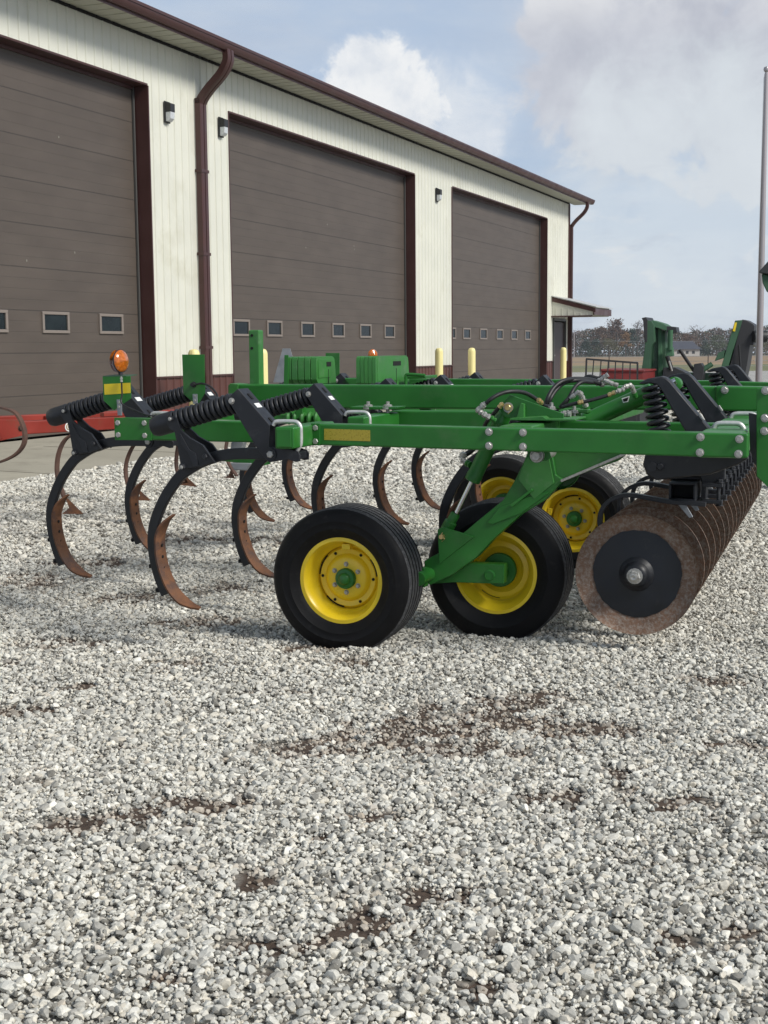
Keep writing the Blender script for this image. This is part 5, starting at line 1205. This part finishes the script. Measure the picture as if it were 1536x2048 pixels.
# the wood behind them reads as one mass
vs = []; fs = []
for k in range(60000):
    Y = random.uniform(640, 700); px = random.uniform(900, 2000); p = at_y(px, 700, Y)
    hmax = (12.5+2.6*noise.noise(Vector((px*.012, 0, 4)))+1.8*noise.noise(Vector((px*.05, 1, 4))))
    z = gz(0, Y)+hmax*random.random()**.8; s_ = random.uniform(.2, .5); q = Vector((p.x, Y, z))
    a = Vector((random.gauss(0, 1), random.gauss(0, 1), random.gauss(0, 1))).normalized(); b = a.cross(Vector((random.gauss(0, 1), random.gauss(0, 1), random.gauss(0, 1)))).normalized()
    i = len(vs); vs += [q+a*s_, q+b*s_, q-a*s_, q-b*s_]; fs.append((i, i+1, i+2, i+3))
me = bpy.data.meshes.new('far_woods'); me.from_pydata([tuple(v) for v in vs], [], fs); me.materials.append(LM['rustc']); me.materials.append(LM['ever']); me.materials.append(LM['brown'])
me.polygons.foreach_set('material_index', [random.choice((0, 0, 2, 1, 1)) for _ in fs])
tag(C.objects.link(bpy.data.objects.new('far_woods', me)) or bpy.data.objects['far_woods'], 'reddish brown autumn wood behind the single trees', 'woods', None, 'stuff')
# house
YH = 545; hp_ = at_y(1362, 700, YH); hz = gz(0, YH)
ho_ = empty('farmhouse', (hp_.x, YH, hz)); tag(ho_, 'low pale farmhouse with a dark blue-grey roof among the far trees', 'house')
mb = MB(); mb.box((2, 4, 1.4), (11, 8, 2.8)); mb.build('wall', M['housewall'], ho_)
mb = MB(); mb.add([(-7, -.6, 2.7), (8, -.6, 2.7), (8, 8.6, 2.7), (-7, 8.6, 2.7), (-4.5, 4, 6.0), (5.5, 4, 6.0)], [[0, 1, 5, 4], [1, 2, 5], [2, 3, 4, 5], [3, 0, 4], [0, 3, 2, 1]]); mb.build('roof', M['slate'], ho_)
for x in (-1, 2.5, 5): 
    mb = MB(); mb.box((x, -.02, 1.6), (1.1, .06, 1.2)); mb.build('window', M['lampblack'], ho_)
# utility pole with its wire
YU = 500; up_ = at_y(1148, 700, YU); uz = gz(0, YU)
uo = empty('utility_pole', (up_.x, YU, uz)); tag(uo, 'pale slim utility pole by the trees just right of the shop', 'utility pole')
mb = MB(); mb.tube([(0, 0, 0), (0, 0, 9.5)], [.2, .14], 10); mb.build('pole', M['pole'], uo); mb = MB(); mb.beam((-.9, 0, 8.9), (.9, 0, 8.9), .12, .12); mb.build('crossarm', M['pole'], uo)
mb = MB(); mb.tube(smooth_path([(-60, 0, 6.1), (0, 0, 6.0), (45, 0, 5.6), (90, 0, 6.1), (140, 0, 6.0)], 6), .05, 5); mb.build('wire', M['galv'], uo)
# wire fence between yard and grass
YF = 96; fe = empty('wire_fence', (4, YF, gz(0, YF))); tag(fe, 'thin wire fence with slim posts along the far side of the yard', 'fence')
pme = None
for k in range(24):
    if pme is None:
        mb = MB(); mb.tube([(0, 0, 0), (0, 0, 1.15)], .035, 6); o = mb.build('post', M['bark'], fe); pme = o
    else: o = pme.copy(); C.objects.link(o); o.parent = fe
    o.location = (3.5*k-2, 0, 0)
for z in (.35, .7, 1.05):
    mb = MB(); mb.tube([(-2, 0, z), (79, 0, z)], .012, 4); mb.build('wire', M['galv'], fe)

# ------------------------------------------------------------------ thin autumn haze in the air
hz_ = MB(); hz_.box((0, 540, 6), (3400, 1560, 26)); hm = bpy.data.materials.new('haze'); hm.use_nodes = True; N = hm.node_tree.nodes; L = hm.node_tree.links; N.clear()
pv = N.new('ShaderNodeVolumePrincipled'); pv.inputs['Density'].default_value = .00018; pv.inputs['Color'].default_value = (.86, .90, .96, 1); ou = N.new('ShaderNodeOutputMaterial'); L.new(pv.outputs[0], ou.inputs['Volume'])
tag(hz_.build('haze', hm), 'thin pale haze in the air over the yard and fields', 'haze', None, 'stuff')
